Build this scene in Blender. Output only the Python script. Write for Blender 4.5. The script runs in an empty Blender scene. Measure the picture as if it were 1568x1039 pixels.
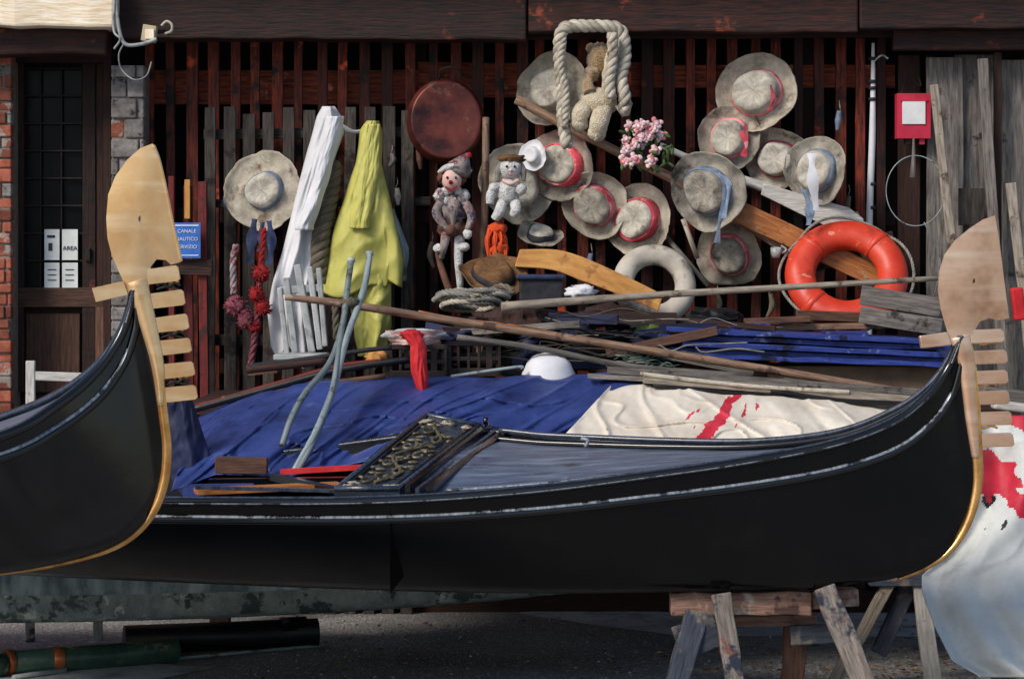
import bpy, math, random
from mathutils import Vector, Matrix, noise
random.seed(7)
R=random.random
def rr(a,b): return a+(b-a)*random.random()
CAMY=-10.0; F=3900.0; HZ=2.0; GZ=0.12
# back-projects image pixel coordinates through the camera, at a chosen depth y, to metres
def at(u,v,y=3.7):
    D=y-CAMY
    return Vector(((u-784)*D/F, y, HZ-(v-400)*D/F))
def pm(y): return (y-CAMY)/F
def lin(c):
    o=[]
    for x in c:
        x/=255.0
        o.append(x/12.92 if x<=0.04045 else ((x+0.055)/1.055)**2.4)
    return (o[0],o[1],o[2],1)

# ---------------------------------------------------------------- materials
MATS={}
def mat(name,c1,c2,scale=6,st=(1,1),rough=.7,bump=.25,metal=0,tint=.3,pos=(.35,.65),spots=None,coat=0,
        spec=.4,coord='UV',bd=.01,streak=None,wave=None,sheen=0,fine=None,rv=.12):
    m=bpy.data.materials.new(name); m.use_nodes=True
    nt=m.node_tree; N=nt.nodes; L=nt.links
    b=N['Principled BSDF']
    tc=N.new('ShaderNodeTexCoord')
    mp=N.new('ShaderNodeMapping'); mp.inputs['Scale'].default_value=(st[0],st[1],1)
    L.new(tc.outputs[coord if coord!='UV' else 'UV'],mp.inputs[0])
    nz=N.new('ShaderNodeTexNoise'); nz.inputs['Scale'].default_value=scale; nz.inputs['Detail'].default_value=6; nz.inputs['Roughness'].default_value=.68
    L.new(mp.outputs[0],nz.inputs['Vector'])
    cr=N.new('ShaderNodeValToRGB'); cr.color_ramp.elements[0].position=pos[0]; cr.color_ramp.elements[1].position=pos[1]
    cr.color_ramp.elements[0].color=lin(c1); cr.color_ramp.elements[1].color=lin(c2)
    L.new(nz.outputs[0],cr.inputs[0]); col=cr.outputs[0]
    def mixc(fac,a,bb,mode='MIX'):
        x=N.new('ShaderNodeMix'); x.data_type='RGBA'; x.blend_type=mode
        if isinstance(fac,float): x.inputs[0].default_value=fac
        else: L.new(fac,x.inputs[0])
        for s,k in ((a,6),(bb,7)):
            if isinstance(s,tuple): x.inputs[k].default_value=s
            else: L.new(s,x.inputs[k])
        return x.outputs[2]
    if spots:
        for sp in spots:
            sc,ss,th=sp[:3]; wd=sp[3] if len(sp)>3 else .07
            n2=N.new('ShaderNodeTexNoise'); n2.inputs['Scale'].default_value=ss; n2.inputs['Detail'].default_value=4; n2.inputs['Roughness'].default_value=.7
            L.new(tc.outputs['Object'],n2.inputs['Vector'])
            r2=N.new('ShaderNodeValToRGB'); r2.color_ramp.elements[0].position=th; r2.color_ramp.elements[1].position=min(1,th+wd)
            L.new(n2.outputs[0],r2.inputs[0])
            col=mixc(r2.outputs[0],col,lin(sc))
    if streak:
        n3=N.new('ShaderNodeTexNoise'); n3.inputs['Scale'].default_value=streak[1]; n3.inputs['Detail'].default_value=4
        m3=N.new('ShaderNodeMapping'); m3.inputs['Scale'].default_value=streak[2]
        L.new(tc.outputs['Object'],m3.inputs[0]); L.new(m3.outputs[0],n3.inputs['Vector'])
        r3=N.new('ShaderNodeValToRGB'); r3.color_ramp.elements[0].position=.48; r3.color_ramp.elements[1].position=.72
        L.new(n3.outputs[0],r3.inputs[0]); col=mixc(r3.outputs[0],col,lin(streak[0]))
    if tint:
        a=N.new('ShaderNodeAttribute'); a.attribute_name='tint'
        mr=N.new('ShaderNodeMapRange'); mr.inputs[3].default_value=1-tint; mr.inputs[4].default_value=1+tint
        L.new(a.outputs['Fac'],mr.inputs[0])
        col=mixc(1.0,col,mr.outputs[0],'MULTIPLY')
    L.new(col,b.inputs['Base Color'])
    rm=N.new('ShaderNodeMapRange'); rm.inputs[3].default_value=max(.03,rough-rv); rm.inputs[4].default_value=min(1,rough+rv)
    L.new(nz.outputs[0],rm.inputs[0]); L.new(rm.outputs[0],b.inputs['Roughness'])
    b.inputs['Metallic'].default_value=metal; b.inputs['Specular IOR Level'].default_value=spec
    if coat: b.inputs['Coat Weight'].default_value=coat; b.inputs['Coat Roughness'].default_value=.08
    if sheen: b.inputs['Sheen Weight'].default_value=sheen
    h=nz.outputs[0]
    if wave:
        w=N.new('ShaderNodeTexWave'); w.wave_type='BANDS'; w.bands_direction='X'; w.inputs['Scale'].default_value=wave; w.inputs['Distortion'].default_value=1.5
        L.new(tc.outputs['UV'],w.inputs['Vector'])
        ad=N.new('ShaderNodeMath'); ad.operation='ADD'; L.new(w.outputs['Fac'],ad.inputs[0]); L.new(h,ad.inputs[1]); h=ad.outputs[0]
    if fine:
        n4=N.new('ShaderNodeTexNoise'); n4.inputs['Scale'].default_value=fine; n4.inputs['Detail'].default_value=3
        L.new(tc.outputs['Object'],n4.inputs['Vector'])
        ad=N.new('ShaderNodeMath'); ad.operation='ADD'; L.new(n4.outputs[0],ad.inputs[0]); L.new(h,ad.inputs[1]); h=ad.outputs[0]
    if bump:
        bp=N.new('ShaderNodeBump'); bp.inputs['Strength'].default_value=bump; bp.inputs['Distance'].default_value=bd
        L.new(h,bp.inputs['Height']); L.new(bp.outputs[0],b.inputs['Normal'])
    MATS[name]=m; return m
W=(2.5,22)
mat('slat_wood',(34,13,9),(140,52,28),3,W,.65,.6,pos=(.38,.72),tint=.8,spots=[((16,10,9),3,.55),((226,88,42),2.4,.60,.05)])  # orange patches put the sunlit slat edges into the wood colour
mat('rail_red',(64,26,17),(186,88,60),3,W,.75,.5,tint=.3,spots=[((225,140,108),5,.60)])
mat('dark_wood',(22,12,9),(62,34,25),3,W,.75,.5,tint=.4)
mat('beam_wood',(18,8,6),(64,29,20),3,W,.65,.9,tint=.3,spots=[((150,66,40),4,.63,.1)],streak=((10,6,6),3,(2,2,14)))
mat('black_back',(6,5,5),(14,10,9),3,W,.9,.2)
mat('grey_wood',(32,28,27),(84,76,70),3,W,.85,.6,tint=.4,spots=[((28,21,20),4,.56)])
mat('grey_plank',(72,68,64),(136,128,122),2.5,W,.85,.6,tint=.3,spots=[((46,42,40),5,.60)])
mat('pale_wood',(108,96,84),(176,164,148),3,W,.75,.4,tint=.2,spots=[((80,66,56),8,.60)])
mat('oar_wood',(100,72,56),(158,128,106),3,W,.55,.3,tint=.2,spots=[((78,56,44),8,.58),((180,164,146),5,.62)])
mat('orange_wood',(136,76,36),(188,120,64),3,W,.5,.3,tint=.15,spots=[((90,56,34),8,.60),((160,140,110),6,.60)])
mat('red_paint_wood',(66,16,16),(124,32,28),3,W,.6,.3,tint=.3,spots=[((46,24,20),6,.56)])
mat('cream_beam',(226,196,156),(255,248,230),3,W,.8,.6,tint=.05,spots=[((150,84,50),5,.66)])
mat('white_paint_wood',(156,152,146),(204,200,194),4,W,.6,.3,tint=.1,spots=[((84,74,66),9,.58)])
mat('brick',(108,52,38),(164,94,72),12,(1,1),.9,.5,tint=.45,spots=[((160,150,140),9,.58)])
mat('stone',(90,86,84),(152,145,140),10,(1,1),.9,.7,tint=.35,spots=[((48,42,40),12,.56)],bd=.02)
mat('mortar',(90,84,80),(130,122,114),20,(1,1),.95,.5)
mat('plaster',(190,176,156),(215,204,186),5,(1,1),.95,.3,spots=[((150,138,120),3,.6)])
mat('plaster_ochre',(210,160,112),(228,184,134),5,(1,1),.95,.3,spots=[((170,130,100),3,.6)])
mat('glass_dark',(10,12,14),(22,24,26),3,(1,1),.2,.05,spec=.12)
mat('iron',(20,18,18),(52,44,40),20,(1,1),.6,.2,metal=.4)
mat('paper',(205,210,208),(228,230,228),10,(1,1),.7,.05,tint=0)
mat('print',(30,32,36),(60,62,66),10,(1,1),.7,.05,tint=0)
mat('sign_blue',(40,90,170),(60,115,200),8,(1,1),.4,.05,spots=[((130,120,130),18,.68)])
mat('white_plastic',(138,142,144),(186,188,186),8,(1,1),.45,.1,tint=.2,spots=[((90,86,82),9,.56,.15)])
mat('cream_plastic',(190,175,140),(215,200,165),8,(1,1),.5,.1)
mat('grey_pipe',(100,112,114),(146,158,158),5,(1,6),.4,.15,spots=[((74,82,78),12,.56)])
mat('straw',(166,160,148),(220,213,198),14,(1,1),.8,.7,wave=45,bd=.005,tint=.12,spots=[((116,108,100),6,.54,.16),((184,152,108),4,.62,.15)])
mat('straw_in',(160,150,134),(212,202,184),14,(1,1),.85,.7,wave=45,bd=.005,tint=.12,spots=[((108,90,74),7,.54,.14)])
mat('straw_dirty',(124,118,108),(182,174,160),14,(1,1),.85,.7,wave=45,bd=.005,tint=.15,spots=[((78,70,64),6,.54,.12)])
mat('straw_brown',(94,64,40),(150,108,66),14,(1,1),.8,.6,wave=45,bd=.004)
mat('rib_red',(180,48,62),(218,88,102),20,(1,1),.7,.2,spots=[((222,160,158),12,.56)])
mat('rib_pink',(196,100,108),(224,146,148),20,(1,1),.7,.2,spots=[((182,60,74),12,.54)])
mat('rib_blue',(84,100,124),(144,160,182),20,(1,1),.7,.2)
mat('rib_navy',(26,34,62),(52,66,104),20,(1,1),.7,.2)
mat('rib_black',(20,20,24),(44,44,52),20,(1,1),.7,.2)
mat('rope_white',(160,150,134),(214,205,188),18,(1,8),.85,.8,tint=.2,spots=[((116,102,86),9,.56,.12)])
mat('rope_grey',(100,96,90),(158,154,146),18,(1,8),.85,.6,tint=.2)
mat('rope_brown',(76,68,58),(126,116,98),18,(1,8),.85,.6,tint=.2)
mat('cloth_white',(196,196,200),(222,222,226),3,(1,1),.85,.15,tint=0,coord='Object',fine=90,bd=.003,sheen=.2,spots=[((160,158,160),4,.58,.15)])
mat('cloth_yellow',(166,162,80),(194,189,102),3,(1,1),.55,.15,tint=0,coord='Object',fine=60,bd=.003,spots=[((138,132,62),5,.58,.15)])
mat('tarp_blue',(34,48,98),(54,72,136),3,(1,1),.45,.35,tint=0,coord='Object',fine=40,bd=.008,spots=[((86,100,146),6,.62,.14),((26,36,78),2.5,.55,.15)])
mat('tarp_navy',(16,20,46),(28,36,74),3,(1,1),.6,.3,tint=0,coord='Object',bd=.006)
mat('tarp_white',(200,188,172),(224,216,202),3,(1,1),.5,.2,tint=0,coord='Object',fine=60,bd=.005,spots=[((170,146,116),2.2,.56,.2)])
mat('sheet_white',(186,190,188),(214,216,212),3,(1,1),.75,.3,tint=0,coord='Object',fine=30,bd=.006,spots=[((150,154,152),3,.56,.2)])
mat('red_stain',(176,26,48),(204,56,74),6,(1,1),.6,.3,tint=0,coord='Object')
mat('red_cloth',(180,24,32),(212,50,52),6,(1,1),.75,.3,tint=0,coord='Object',fine=80,bd=.004)
mat('pan_red',(74,32,28),(110,52,42),5,(1,1),.40,.3,metal=.35,tint=0,coord='Object',spots=[((136,96,80),7,.60,.12),((44,20,20),4,.52,.15)])
mat('orange_ring',(190,50,30),(212,70,44),5,(1,1),.42,.15,tint=0,coord='Object',spots=[((150,46,34),5,.56,.12),((222,140,112),16,.64)])
mat('ring_cream',(160,152,140),(200,192,178),5,(1,1),.7,.3,tint=0,coord='Object',spots=[((96,86,78),6,.54,.12)])
mat('foam_yellow',(166,112,54),(200,148,82),5,(1,4),.7,.3,tint=.05,spots=[((130,84,46),7,.54,.12)])
mat('bear_cream',(196,176,140),(232,218,190),20,(1,1),.95,1,tint=0,coord='Object',fine=120,bd=.02,sheen=.5)
mat('bear_tan',(136,104,68),(186,154,108),20,(1,1),.95,1,tint=0,coord='Object',fine=120,bd=.02,sheen=.5)
mat('plush_white',(190,190,190),(226,225,222),20,(1,1),.95,1,tint=0,coord='Object',fine=120,bd=.015,sheen=.4,spots=[((150,146,142),7,.58,.12)])
mat('doll_pink',(200,158,150),(222,188,178),10,(1,1),.7,.2,tint=0)
mat('doll_brown',(72,46,40),(120,84,70),14,(1,1),.9,.5,tint=.2)
mat('doll_print',(96,80,84),(176,164,160),18,(1,1),.9,.4,tint=.3,spots=[((122,46,58),16,.54),((46,54,84),18,.57),((60,92,70),14,.62)])
mat('pompom',(90,36,48),(150,80,94),30,(1,1),.95,1,tint=.3,bd=.02)
mat('pompom_red',(110,14,20),(166,32,36),30,(1,1),.95,1,tint=.3,bd=.02)
mat('orange_yarn',(190,56,20),(225,92,38),30,(1,6),.9,.6,tint=.2)
mat('petal',(190,150,158),(232,208,206),20,(1,1),.8,.2,tint=.3,spots=[((150,60,84),25,.56)])
mat('leaf',(36,62,28),(84,110,48),20,(1,1),.6,.2,tint=.4)
mat('red_box',(176,32,58),(200,50,78),8,(1,1),.4,.05,tint=0)
mat('crate',(30,22,22),(58,44,40),12,(1,1),.55,.2,tint=.2)
mat('panel_blue',(30,46,120),(54,76,158),3,W,.5,.3,tint=.4,spots=[((130,140,176),12,.60),((16,22,56),5,.56)])
mat('cardboard',(96,76,62),(134,110,90),4,(1,1),.85,.2,tint=.1)
mat('black_gloss',(4,4,5),(9,9,10),3,(1,1),.2,.06,tint=0,coat=.5,spec=.4,coord='Object',spots=[((24,20,18),5,.68)])
mat('hull_black',(3,3,4),(7,7,8),2,(1,1),.18,.08,tint=0,spec=.3,coord='Object',spots=[((18,13,11),3.0,.60,.15)],fine=5,bd=.02)
mat('hull_brown',(5,4,4),(14,10,9),2,(1,1),.12,.06,tint=0,spec=.5,coord='Object',spots=[((42,26,17),1.8,.52,.2)],fine=2.5,bd=.02)  # brown patches paint reflected tints onto the black lacquer
mat('deck_grey',(58,70,90),(92,106,130),3,(1,16),.32,.25,tint=0,spec=.9,streak=((118,132,152),4,(1,6,6)),spots=[((108,122,142),22,.64),((32,36,48),6,.60,.15)])
mat('moulding',(60,68,78),(140,148,156),9,(6,1),.25,.3,tint=.1,spec=.8,pos=(.3,.6),spots=[((20,22,26),10,.52)])
mat('moulding_dk',(26,32,42),(60,70,88),9,(3,1),.28,.2,tint=.1,spec=.8)
mat('ferro_steel',(222,172,116),(246,212,164),3,(1,1),.26,.2,metal=.72,tint=0,coord='Object',rv=.06,spots=[((188,132,80),3,.54,.2)],fine=4,bd=.005,streak=((255,226,184),2.5,(1,1,6)))  # pale streak paints horizontal reflection bands into the metal colour
mat('ferro_grey',(200,154,122),(232,192,162),3,(1,1),.3,.2,metal=.68,tint=0,coord='Object',rv=.06,spots=[((160,112,80),3,.54,.2)],fine=4,bd=.005,streak=((238,206,180),2.5,(1,1,6)))  # same painted reflection bands, greyer metal
mat('brass',(190,134,74),(238,186,118),8,(1,1),.24,.25,metal=.8,tint=0,coord='Object',spots=[((100,68,42),7,.60,.12)])
mat('carve_gold',(66,62,54),(146,132,104),30,(1,1),.42,.4,metal=.4,tint=.4)
mat('carve_pale',(150,140,122),(190,180,160),10,(1,1),.5,.3,tint=.1,spots=[((60,56,50),20,.52)])
mat('green_hull',(86,98,96),(144,156,150),5,(2,3),.7,.5,tint=0,coord='Object',pos=(.3,.7),spots=[((56,68,66),6,.53,.05),((166,174,166),11,.60,.05)])
mat('green_gloss',(58,76,80),(92,110,112),3,(1,1),.25,.05,tint=0,coord='Object',streak=((160,174,174),3,(3,1,1)))  # pale streaks are window reflections painted into the hull colour
mat('roll_green',(40,64,54),(72,98,84),6,(1,1),.4,.2,spots=[((140,140,110),9,.58)])
mat('copper',(190,96,50),(224,130,78),10,(4,1),.4,.2,metal=.4,spots=[((60,80,60),10,.56)])
mat('black_rubber',(10,10,12),(24,24,28),10,(1,1),.45,.2)
mat('trestle',(88,78,72),(148,138,130),3,W,.8,.8,tint=.3,spots=[((38,44,58),5,.52),((124,78,68),7,.60)])
mat('trestle_dark',(32,38,50),(66,72,84),3,W,.7,.5,tint=.3,spots=[((110,100,92),6,.55)])
mat('trestle_brown',(62,42,34),(112,78,62),3,W,.8,.6,tint=.3)
mat('trestle_red',(98,74,64),(150,116,100),3,W,.8,.8,tint=.2,spots=[((70,50,46),6,.56),((160,146,134),5,.58)])
mat('net_green',(70,100,80),(110,140,110),10,(1,1),.7,.2,tint=.4)
mat('litter',(110,76,50),(170,130,90),10,(1,1),.8,.2,tint=.6)
mat('roof_tile',(120,66,46),(168,104,78),8,(1,1),.9,.4,tint=.3)

def ground_mat():
    m=bpy.data.materials.new('asphalt'); m.use_nodes=True; nt=m.node_tree;N=nt.nodes;L=nt.links;b=N['Principled BSDF']
    tc=N.new('ShaderNodeTexCoord')
    n1=N.new('ShaderNodeTexNoise'); n1.inputs['Scale'].default_value=1.1; n1.inputs['Detail'].default_value=7
    v=N.new('ShaderNodeTexVoronoi'); v.inputs['Scale'].default_value=70
    n2=N.new('ShaderNodeTexNoise'); n2.inputs['Scale'].default_value=45; n2.inputs['Detail'].default_value=4
    for x in (n1,v,n2): L.new(tc.outputs['Object'],x.inputs['Vector'])
    r1=N.new('ShaderNodeValToRGB'); r1.color_ramp.elements[0].position=.35;r1.color_ramp.elements[1].position=.7
    r1.color_ramp.elements[0].color=(.17,.165,.165,1); r1.color_ramp.elements[1].color=(.34,.33,.325,1)
    L.new(n1.outputs[0],r1.inputs[0])
    r2=N.new('ShaderNodeValToRGB'); r2.color_ramp.elements[0].position=.54;r2.color_ramp.elements[1].position=.66
    L.new(n2.outputs[0],r2.inputs[0])
    mx=N.new('ShaderNodeMix'); mx.data_type='RGBA'; L.new(r2.outputs[0],mx.inputs[0]); L.new(r1.outputs[0],mx.inputs[6]); mx.inputs[7].default_value=(.52,.50,.47,1)
    L.new(mx.outputs[2],b.inputs['Base Color'])
    mr=N.new('ShaderNodeMapRange'); mr.inputs[3].default_value=.4; mr.inputs[4].default_value=.95; L.new(n1.outputs[0],mr.inputs[0]); L.new(mr.outputs[0],b.inputs['Roughness'])
    bp=N.new('ShaderNodeBump'); bp.inputs['Strength'].default_value=.7; bp.inputs['Distance'].default_value=.012; L.new(v.outputs['Distance'],bp.inputs['Height']); L.new(bp.outputs[0],b.inputs['Normal'])
    MATS['asphalt']=m
ground_mat()
mat('concrete',(190,194,196),(222,224,224),3,(1,1),.8,.3,coord='Object',tint=0,spots=[((140,142,146),4,.5,.2)],fine=60)

# ---------------------------------------------------------------- mesh builder
def catmull(pts,n):
    pts=[Vector(p) for p in pts]
    if len(pts)<3:
        return [pts[0].lerp(pts[-1],i/(n-1)) for i in range(n)]
    P=[pts[0]*2-pts[1]]+pts+[pts[-1]*2-pts[-2]]
    out=[]
    for i in range(n):
        t=i/(n-1)*(len(pts)-1); k=min(int(t),len(pts)-2); t-=k
        a,b,c,d=P[k],P[k+1],P[k+2],P[k+3]
        out.append(.5*((2*b)+(c-a)*t+(2*a-5*b+4*c-d)*t*t+(3*b-a-3*c+d)*t**3))
    return out
def frames(path):
    fr=[]; T0=(path[1]-path[0]).normalized()
    up=Vector((0,1,0)) if abs(T0.y)<.9 else Vector((0,0,1))
    nrm=(up-T0*up.dot(T0)).normalized()
    for i in range(len(path)):
        a=path[max(0,i-1)]; b=path[min(len(path)-1,i+1)]
        T=(b-a)
        T=T.normalized() if T.length>1e-9 else T0
        nrm=(nrm-T*nrm.dot(T)); nrm=nrm.normalized() if nrm.length>1e-6 else Vector((0,1,0))
        fr.append((T,nrm,T.cross(nrm)))
    return fr
class B:
    def __init__(s,name): s.name=name; s.v=[];s.f=[];s.uv=[];s.m=[];s.sm=[];s.t=[];s.mats=[]
    def mi(s,m):
        if m not in s.mats: s.mats.append(m)
        return s.mats.index(m)
    def loft(s,rings,m,smooth=True,caps=True,closed=True,tint=None,matfn=None):
        tint=R() if tint is None else tint
        o=len(s.v); n=len(rings[0]); ou,ov=rr(0,50),rr(0,50)
        for r in rings: s.v+= [tuple(p) for p in r]
        cu=[0.]
        for i in range(1,len(rings)):
            c=sum(((rings[i][k]-rings[i-1][k]).length for k in range(0,n,max(1,n//4))))/len(range(0,n,max(1,n//4)))
            cu.append(cu[-1]+c)
        mid=rings[len(rings)//2]; cv=[0.]
        for k in range(1,n+1): cv.append(cv[-1]+(mid[k%n]-mid[k-1]).length)
        K=n if closed else n-1
        for i in range(len(rings)-1):
            for k in range(K):
                k2=(k+1)%n
                s.f.append((o+i*n+k,o+i*n+k2,o+(i+1)*n+k2,o+(i+1)*n+k))
                s.uv.append([(ou+cu[i],ov+cv[k]),(ou+cu[i],ov+cv[k+1]),(ou+cu[i+1],ov+cv[k+1]),(ou+cu[i+1],ov+cv[k])])
                mm=m if matfn is None else matfn(i/(len(rings)-1),k/K)
                s.m.append(s.mi(mm)); s.sm.append(smooth); s.t.append(tint)
        if caps and closed:
            for base,rev in ((o,True),(o+(len(rings)-1)*n,False)):
                idx=list(range(base,base+n))
                if rev: idx=idx[::-1]
                s.f.append(tuple(idx)); s.uv.append([(ou+ .02*math.cos(6.28*j/n),ov+.02*math.sin(6.28*j/n)) for j in range(n)])
                s.m.append(s.mi(m)); s.sm.append(False); s.t.append(tint)
        return s
    def tube(s,pts,r,m,n=10,k=None,tint=None,flat=1.0,smooth=True):
        k=k or max(2,len(pts)*5 if len(pts)>2 else 2)
        path=catmull(pts,k); fr=frames(path); rings=[]
        for i,p in enumerate(path):
            t=i/(k-1)
            if isinstance(r,(list,tuple)):
                q=t*(len(r)-1); j=min(int(q),len(r)-2); ra=r[j]+(r[j+1]-r[j])*(q-j)
            else: ra=r
            T,a,b=fr[i]
            rings.append([p+(a*math.cos(6.2832*j/n)*flat+b*math.sin(6.2832*j/n))*ra for j in range(n)])
        return s.loft(rings,m,smooth=smooth,tint=tint)
    def beam(s,p0,p1,w,d,m,n=1,jit=0,tint=None,w1=None):
        p0=Vector(p0);p1=Vector(p1); X=(p1-p0).normalized()
        Y=Vector((0,1,0)) if abs(X.y)<.95 else Vector((0,0,1))
        Y=(Y-X*Y.dot(X)).normalized(); Z=X.cross(Y); rings=[]
        for i in range(n+1):
            t=i/n; c=p0.lerp(p1,t); ww=w if w1 is None else w+(w1-w)*t
            a=c+Z*rr(-jit,jit)+Y*rr(-jit,jit)
            e=ww/2+rr(-jit,jit)*.5
            rings.append([a-Z*e-Y*d/2,a+Z*e-Y*d/2,a+Z*e+Y*d/2,a-Z*e+Y*d/2])
        return s.loft(rings,m,smooth=False,tint=tint)
    def box(s,c,size,m,rot=None,tint=None):
        c=Vector(c);hx,hy,hz=[q/2 for q in size]
        Q=rot if rot is not None else Matrix.Identity(3)
        if size[0]>=size[2]:
            rings=[[c+Q@Vector(p) for p in ((x,-hy,-hz),(x,-hy,hz),(x,hy,hz),(x,hy,-hz))] for x in (-hx,hx)]
        else:
            rings=[[c+Q@Vector(p) for p in ((-hx,-hy,z),(-hx,hy,z),(hx,hy,z),(hx,-hy,z))] for z in (-hz,hz)]
        return s.loft(rings,m,smooth=False,tint=tint)
    def rect(s,u0,v0,u1,v1,y,th,m,tint=None):
        a=at(u0,v0,y); b=at(u1,v1,y)
        return s.box(((a.x+b.x)/2,y+th/2,(a.z+b.z)/2),(abs(b.x-a.x),th,abs(a.z-b.z)),m,tint=tint)
    def grid(s,fn,nu,nv,m,matfn=None,smooth=True,tint=None):
        rings=[[fn(j/nv,i/nu) for j in range(nv+1)] for i in range(nu+1)]
        return s.loft(rings,m,smooth=smooth,closed=False,caps=False,matfn=matfn,tint=tint)
    def prism(s,pts,y,th,m,tint=None):
        o=len(s.v); n=len(pts); tint=R() if tint is None else tint
        A=[at(u,v,y) for u,v in pts]
        for p in A: s.v.append((p.x,p.y-th/2,p.z))
        for p in A: s.v.append((p.x,p.y+th/2,p.z))
        def addf(ix): s.f.append(tuple(ix)); s.uv.append([(s.v[i][0],s.v[i][2]) for i in ix]); s.m.append(s.mi(m)); s.sm.append(False); s.t.append(tint)
        addf(range(o,o+n)); addf(list(range(o+n,o+2*n))[::-1])
        for i in range(n):
            j=(i+1)%n; addf((o+j,o+i,o+n+i,o+n+j))
        return s
    def pillow(s,pts,cen,y,th,bul,m):
        # forged plate: flat outline, gently domed faces
        for sg in (-1,1):
            rings=[]
            for q in (1,.93,.8,.62,.42,.22,.04):
                h=th/2+bul*(1-q*q)
                rings.append([at(cen[0]+(u-cen[0])*q,cen[1]+(v-cen[1])*q,y)+Vector((0,sg*h,0)) for u,v in (pts if sg<0 else pts[::-1])])
            s.loft(rings,m,caps=False)
        A=[at(u,v,y) for u,v in pts]
        s.loft([[p+Vector((0,-th/2,0)) for p in A],[p+Vector((0,th/2,0)) for p in A]],m,smooth=False,caps=False)
        return s
    def lathe(s,M,prof,m,n=40,wob=None,smooth=True,tint=None,matfn=None):
        rings=[]
        for r,z in prof:
            ring=[]
            for k in range(n):
                a=6.283185*k/n; p=Vector((r*math.cos(a),r*math.sin(a),z))
                if wob: p=wob(p,a,r,z)
                ring.append(M@p)
            rings.append(ring)
        return s.loft(rings,m,smooth=smooth,caps=True,tint=tint,matfn=matfn)
    def blob(s,c,rad,m,rot=None,amp=.08,freq=3,n=22,tint=None):
        c=Vector(c); Q=rot if rot is not None else Matrix.Identity(3); off=Vector((rr(0,50),rr(0,50),0)); rings=[]
        for i in range(n//2+1):
            ph=math.pi*i/(n//2); ph=max(.02,min(math.pi-.02,ph)); ring=[]
            for k in range(n):
                a=6.283185*k/n; d=Vector((math.sin(ph)*math.cos(a),math.sin(ph)*math.sin(a),math.cos(ph)))
                f=1+amp*noise.noise(d*freq+off)*2
                ring.append(c+Q@Vector((d.x*rad[0]*f,d.y*rad[1]*f,d.z*rad[2]*f)))
            rings.append(ring)
        return s.loft(rings,m,tint=tint)
    def rope(s,pts,Rd,m,strands=3,pitch=None,k=None,n=7,tint=None):
        ln=0; P=[Vector(p) for p in pts]
        for i in range(1,len(P)): ln+=(P[i]-P[i-1]).length
        pitch=pitch or Rd*7; k=k or int(max(12,ln/pitch*12))
        path=catmull(P,k); fr=frames(path); acc=[0]
        for i in range(1,k): acc.append(acc[-1]+(path[i]-path[i-1]).length)
        for q in range(strands):
            sub=[]
            for i,p in enumerate(path):
                a=6.2832*(acc[i]/pitch+q/strands); T,x,y=fr[i]
                sub.append(p+(x*math.cos(a)+y*math.sin(a))*Rd*.5)
            f2=frames(sub); rings=[]
            for i,p in enumerate(sub):
                T,x,y=f2[i]; rings.append([p+(x*math.cos(6.2832*j/n)+y*math.sin(6.2832*j/n))*Rd*.56 for j in range(n)])
            s.loft(rings,m,tint=tint)
        return s
    def build(s,bevel=0,solid=0):
        me=bpy.data.meshes.new(s.name); me.from_pydata(s.v,[],s.f)
        for mm in s.mats: me.materials.append(MATS[mm])
        me.polygons.foreach_set('material_index',s.m); me.polygons.foreach_set('use_smooth',s.sm)
        uvl=me.uv_layers.new(name='UVMap'); flat=[]
        for q in s.uv:
            for a in q: flat+=[a[0],a[1]]
        uvl.data.foreach_set('uv',flat)
        at_=me.attributes.new('tint','FLOAT','FACE'); at_.data.foreach_set('value',s.t)
        me.validate(); me.update()
        ob=bpy.data.objects.new(s.name,me); bpy.context.scene.collection.objects.link(ob)
        if solid:
            q=ob.modifiers.new('Solidify','SOLIDIFY'); q.thickness=solid; q.offset=0
        if bevel:
            q=ob.modifiers.new('Bevel','BEVEL'); q.width=bevel; q.segments=2; q.limit_method='ANGLE'; q.angle_limit=math.radians(40)
        return ob
def interp(tab,x):
    if x<=tab[0][0]: return tab[0][1]
    for (a,b),(c,d) in zip(tab,tab[1:]):
        if x<=c: 
            t=(x-a)/(c-a); return b+(d-b)*t
    return tab[-1][1]
def axisM(loc,ax,roll=0):
    z=Vector(ax).normalized(); x=Vector((1,0,0)) if abs(z.x)<.9 else Vector((0,0,1))
    x=(x-z*x.dot(z)).normalized(); y=z.cross(x)
    M=Matrix((x,y,z)).transposed().to_4x4(); M.translation=Vector(loc)
    return M@Matrix.Rotation(roll,4,'Z')

# ---------------------------------------------------------------- ground
b=B('ground'); b.v=[(-300,-300,GZ),(300,-300,GZ),(300,300,GZ),(-300,300,GZ)]; b.f=[(0,1,2,3)]; b.uv=[[(0,0),(1,0),(1,1),(0,1)]]; b.m=[b.mi('asphalt')]; b.sm=[False]; b.t=[.5]; b.build()
def gz(u,v,dz=.004):
    D=(HZ-GZ)*F/(v-400); return Vector(((u-784)*D/F, D+CAMY, GZ+dz))
def gpatch(b,pts,m):
    o=len(b.v); 
    for p in pts: b.v.append(tuple(gz(*p)))
    b.f.append(tuple(range(o,o+len(pts)))); b.uv.append([(0,0)]*len(pts)); b.m.append(b.mi(m)); b.sm.append(False); b.t.append(.5)
b=B('concrete_path')
gpatch(b,[(1040,974),(1000,968),(940,961),(900,956),(860,949),(820,944),(790,938),(830,936),(900,934),(1045,938),(1500,940),(1500,975)],'concrete')
b.build()
b=B('concrete_slab'); gpatch(b,[(-200,1110),(120,1080),(200,1048),(260,1036),(330,1022),(250,1017),(180,1014),(-200,1008)],'concrete'); b.build()
b=B('fallen_leaves')
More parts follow.
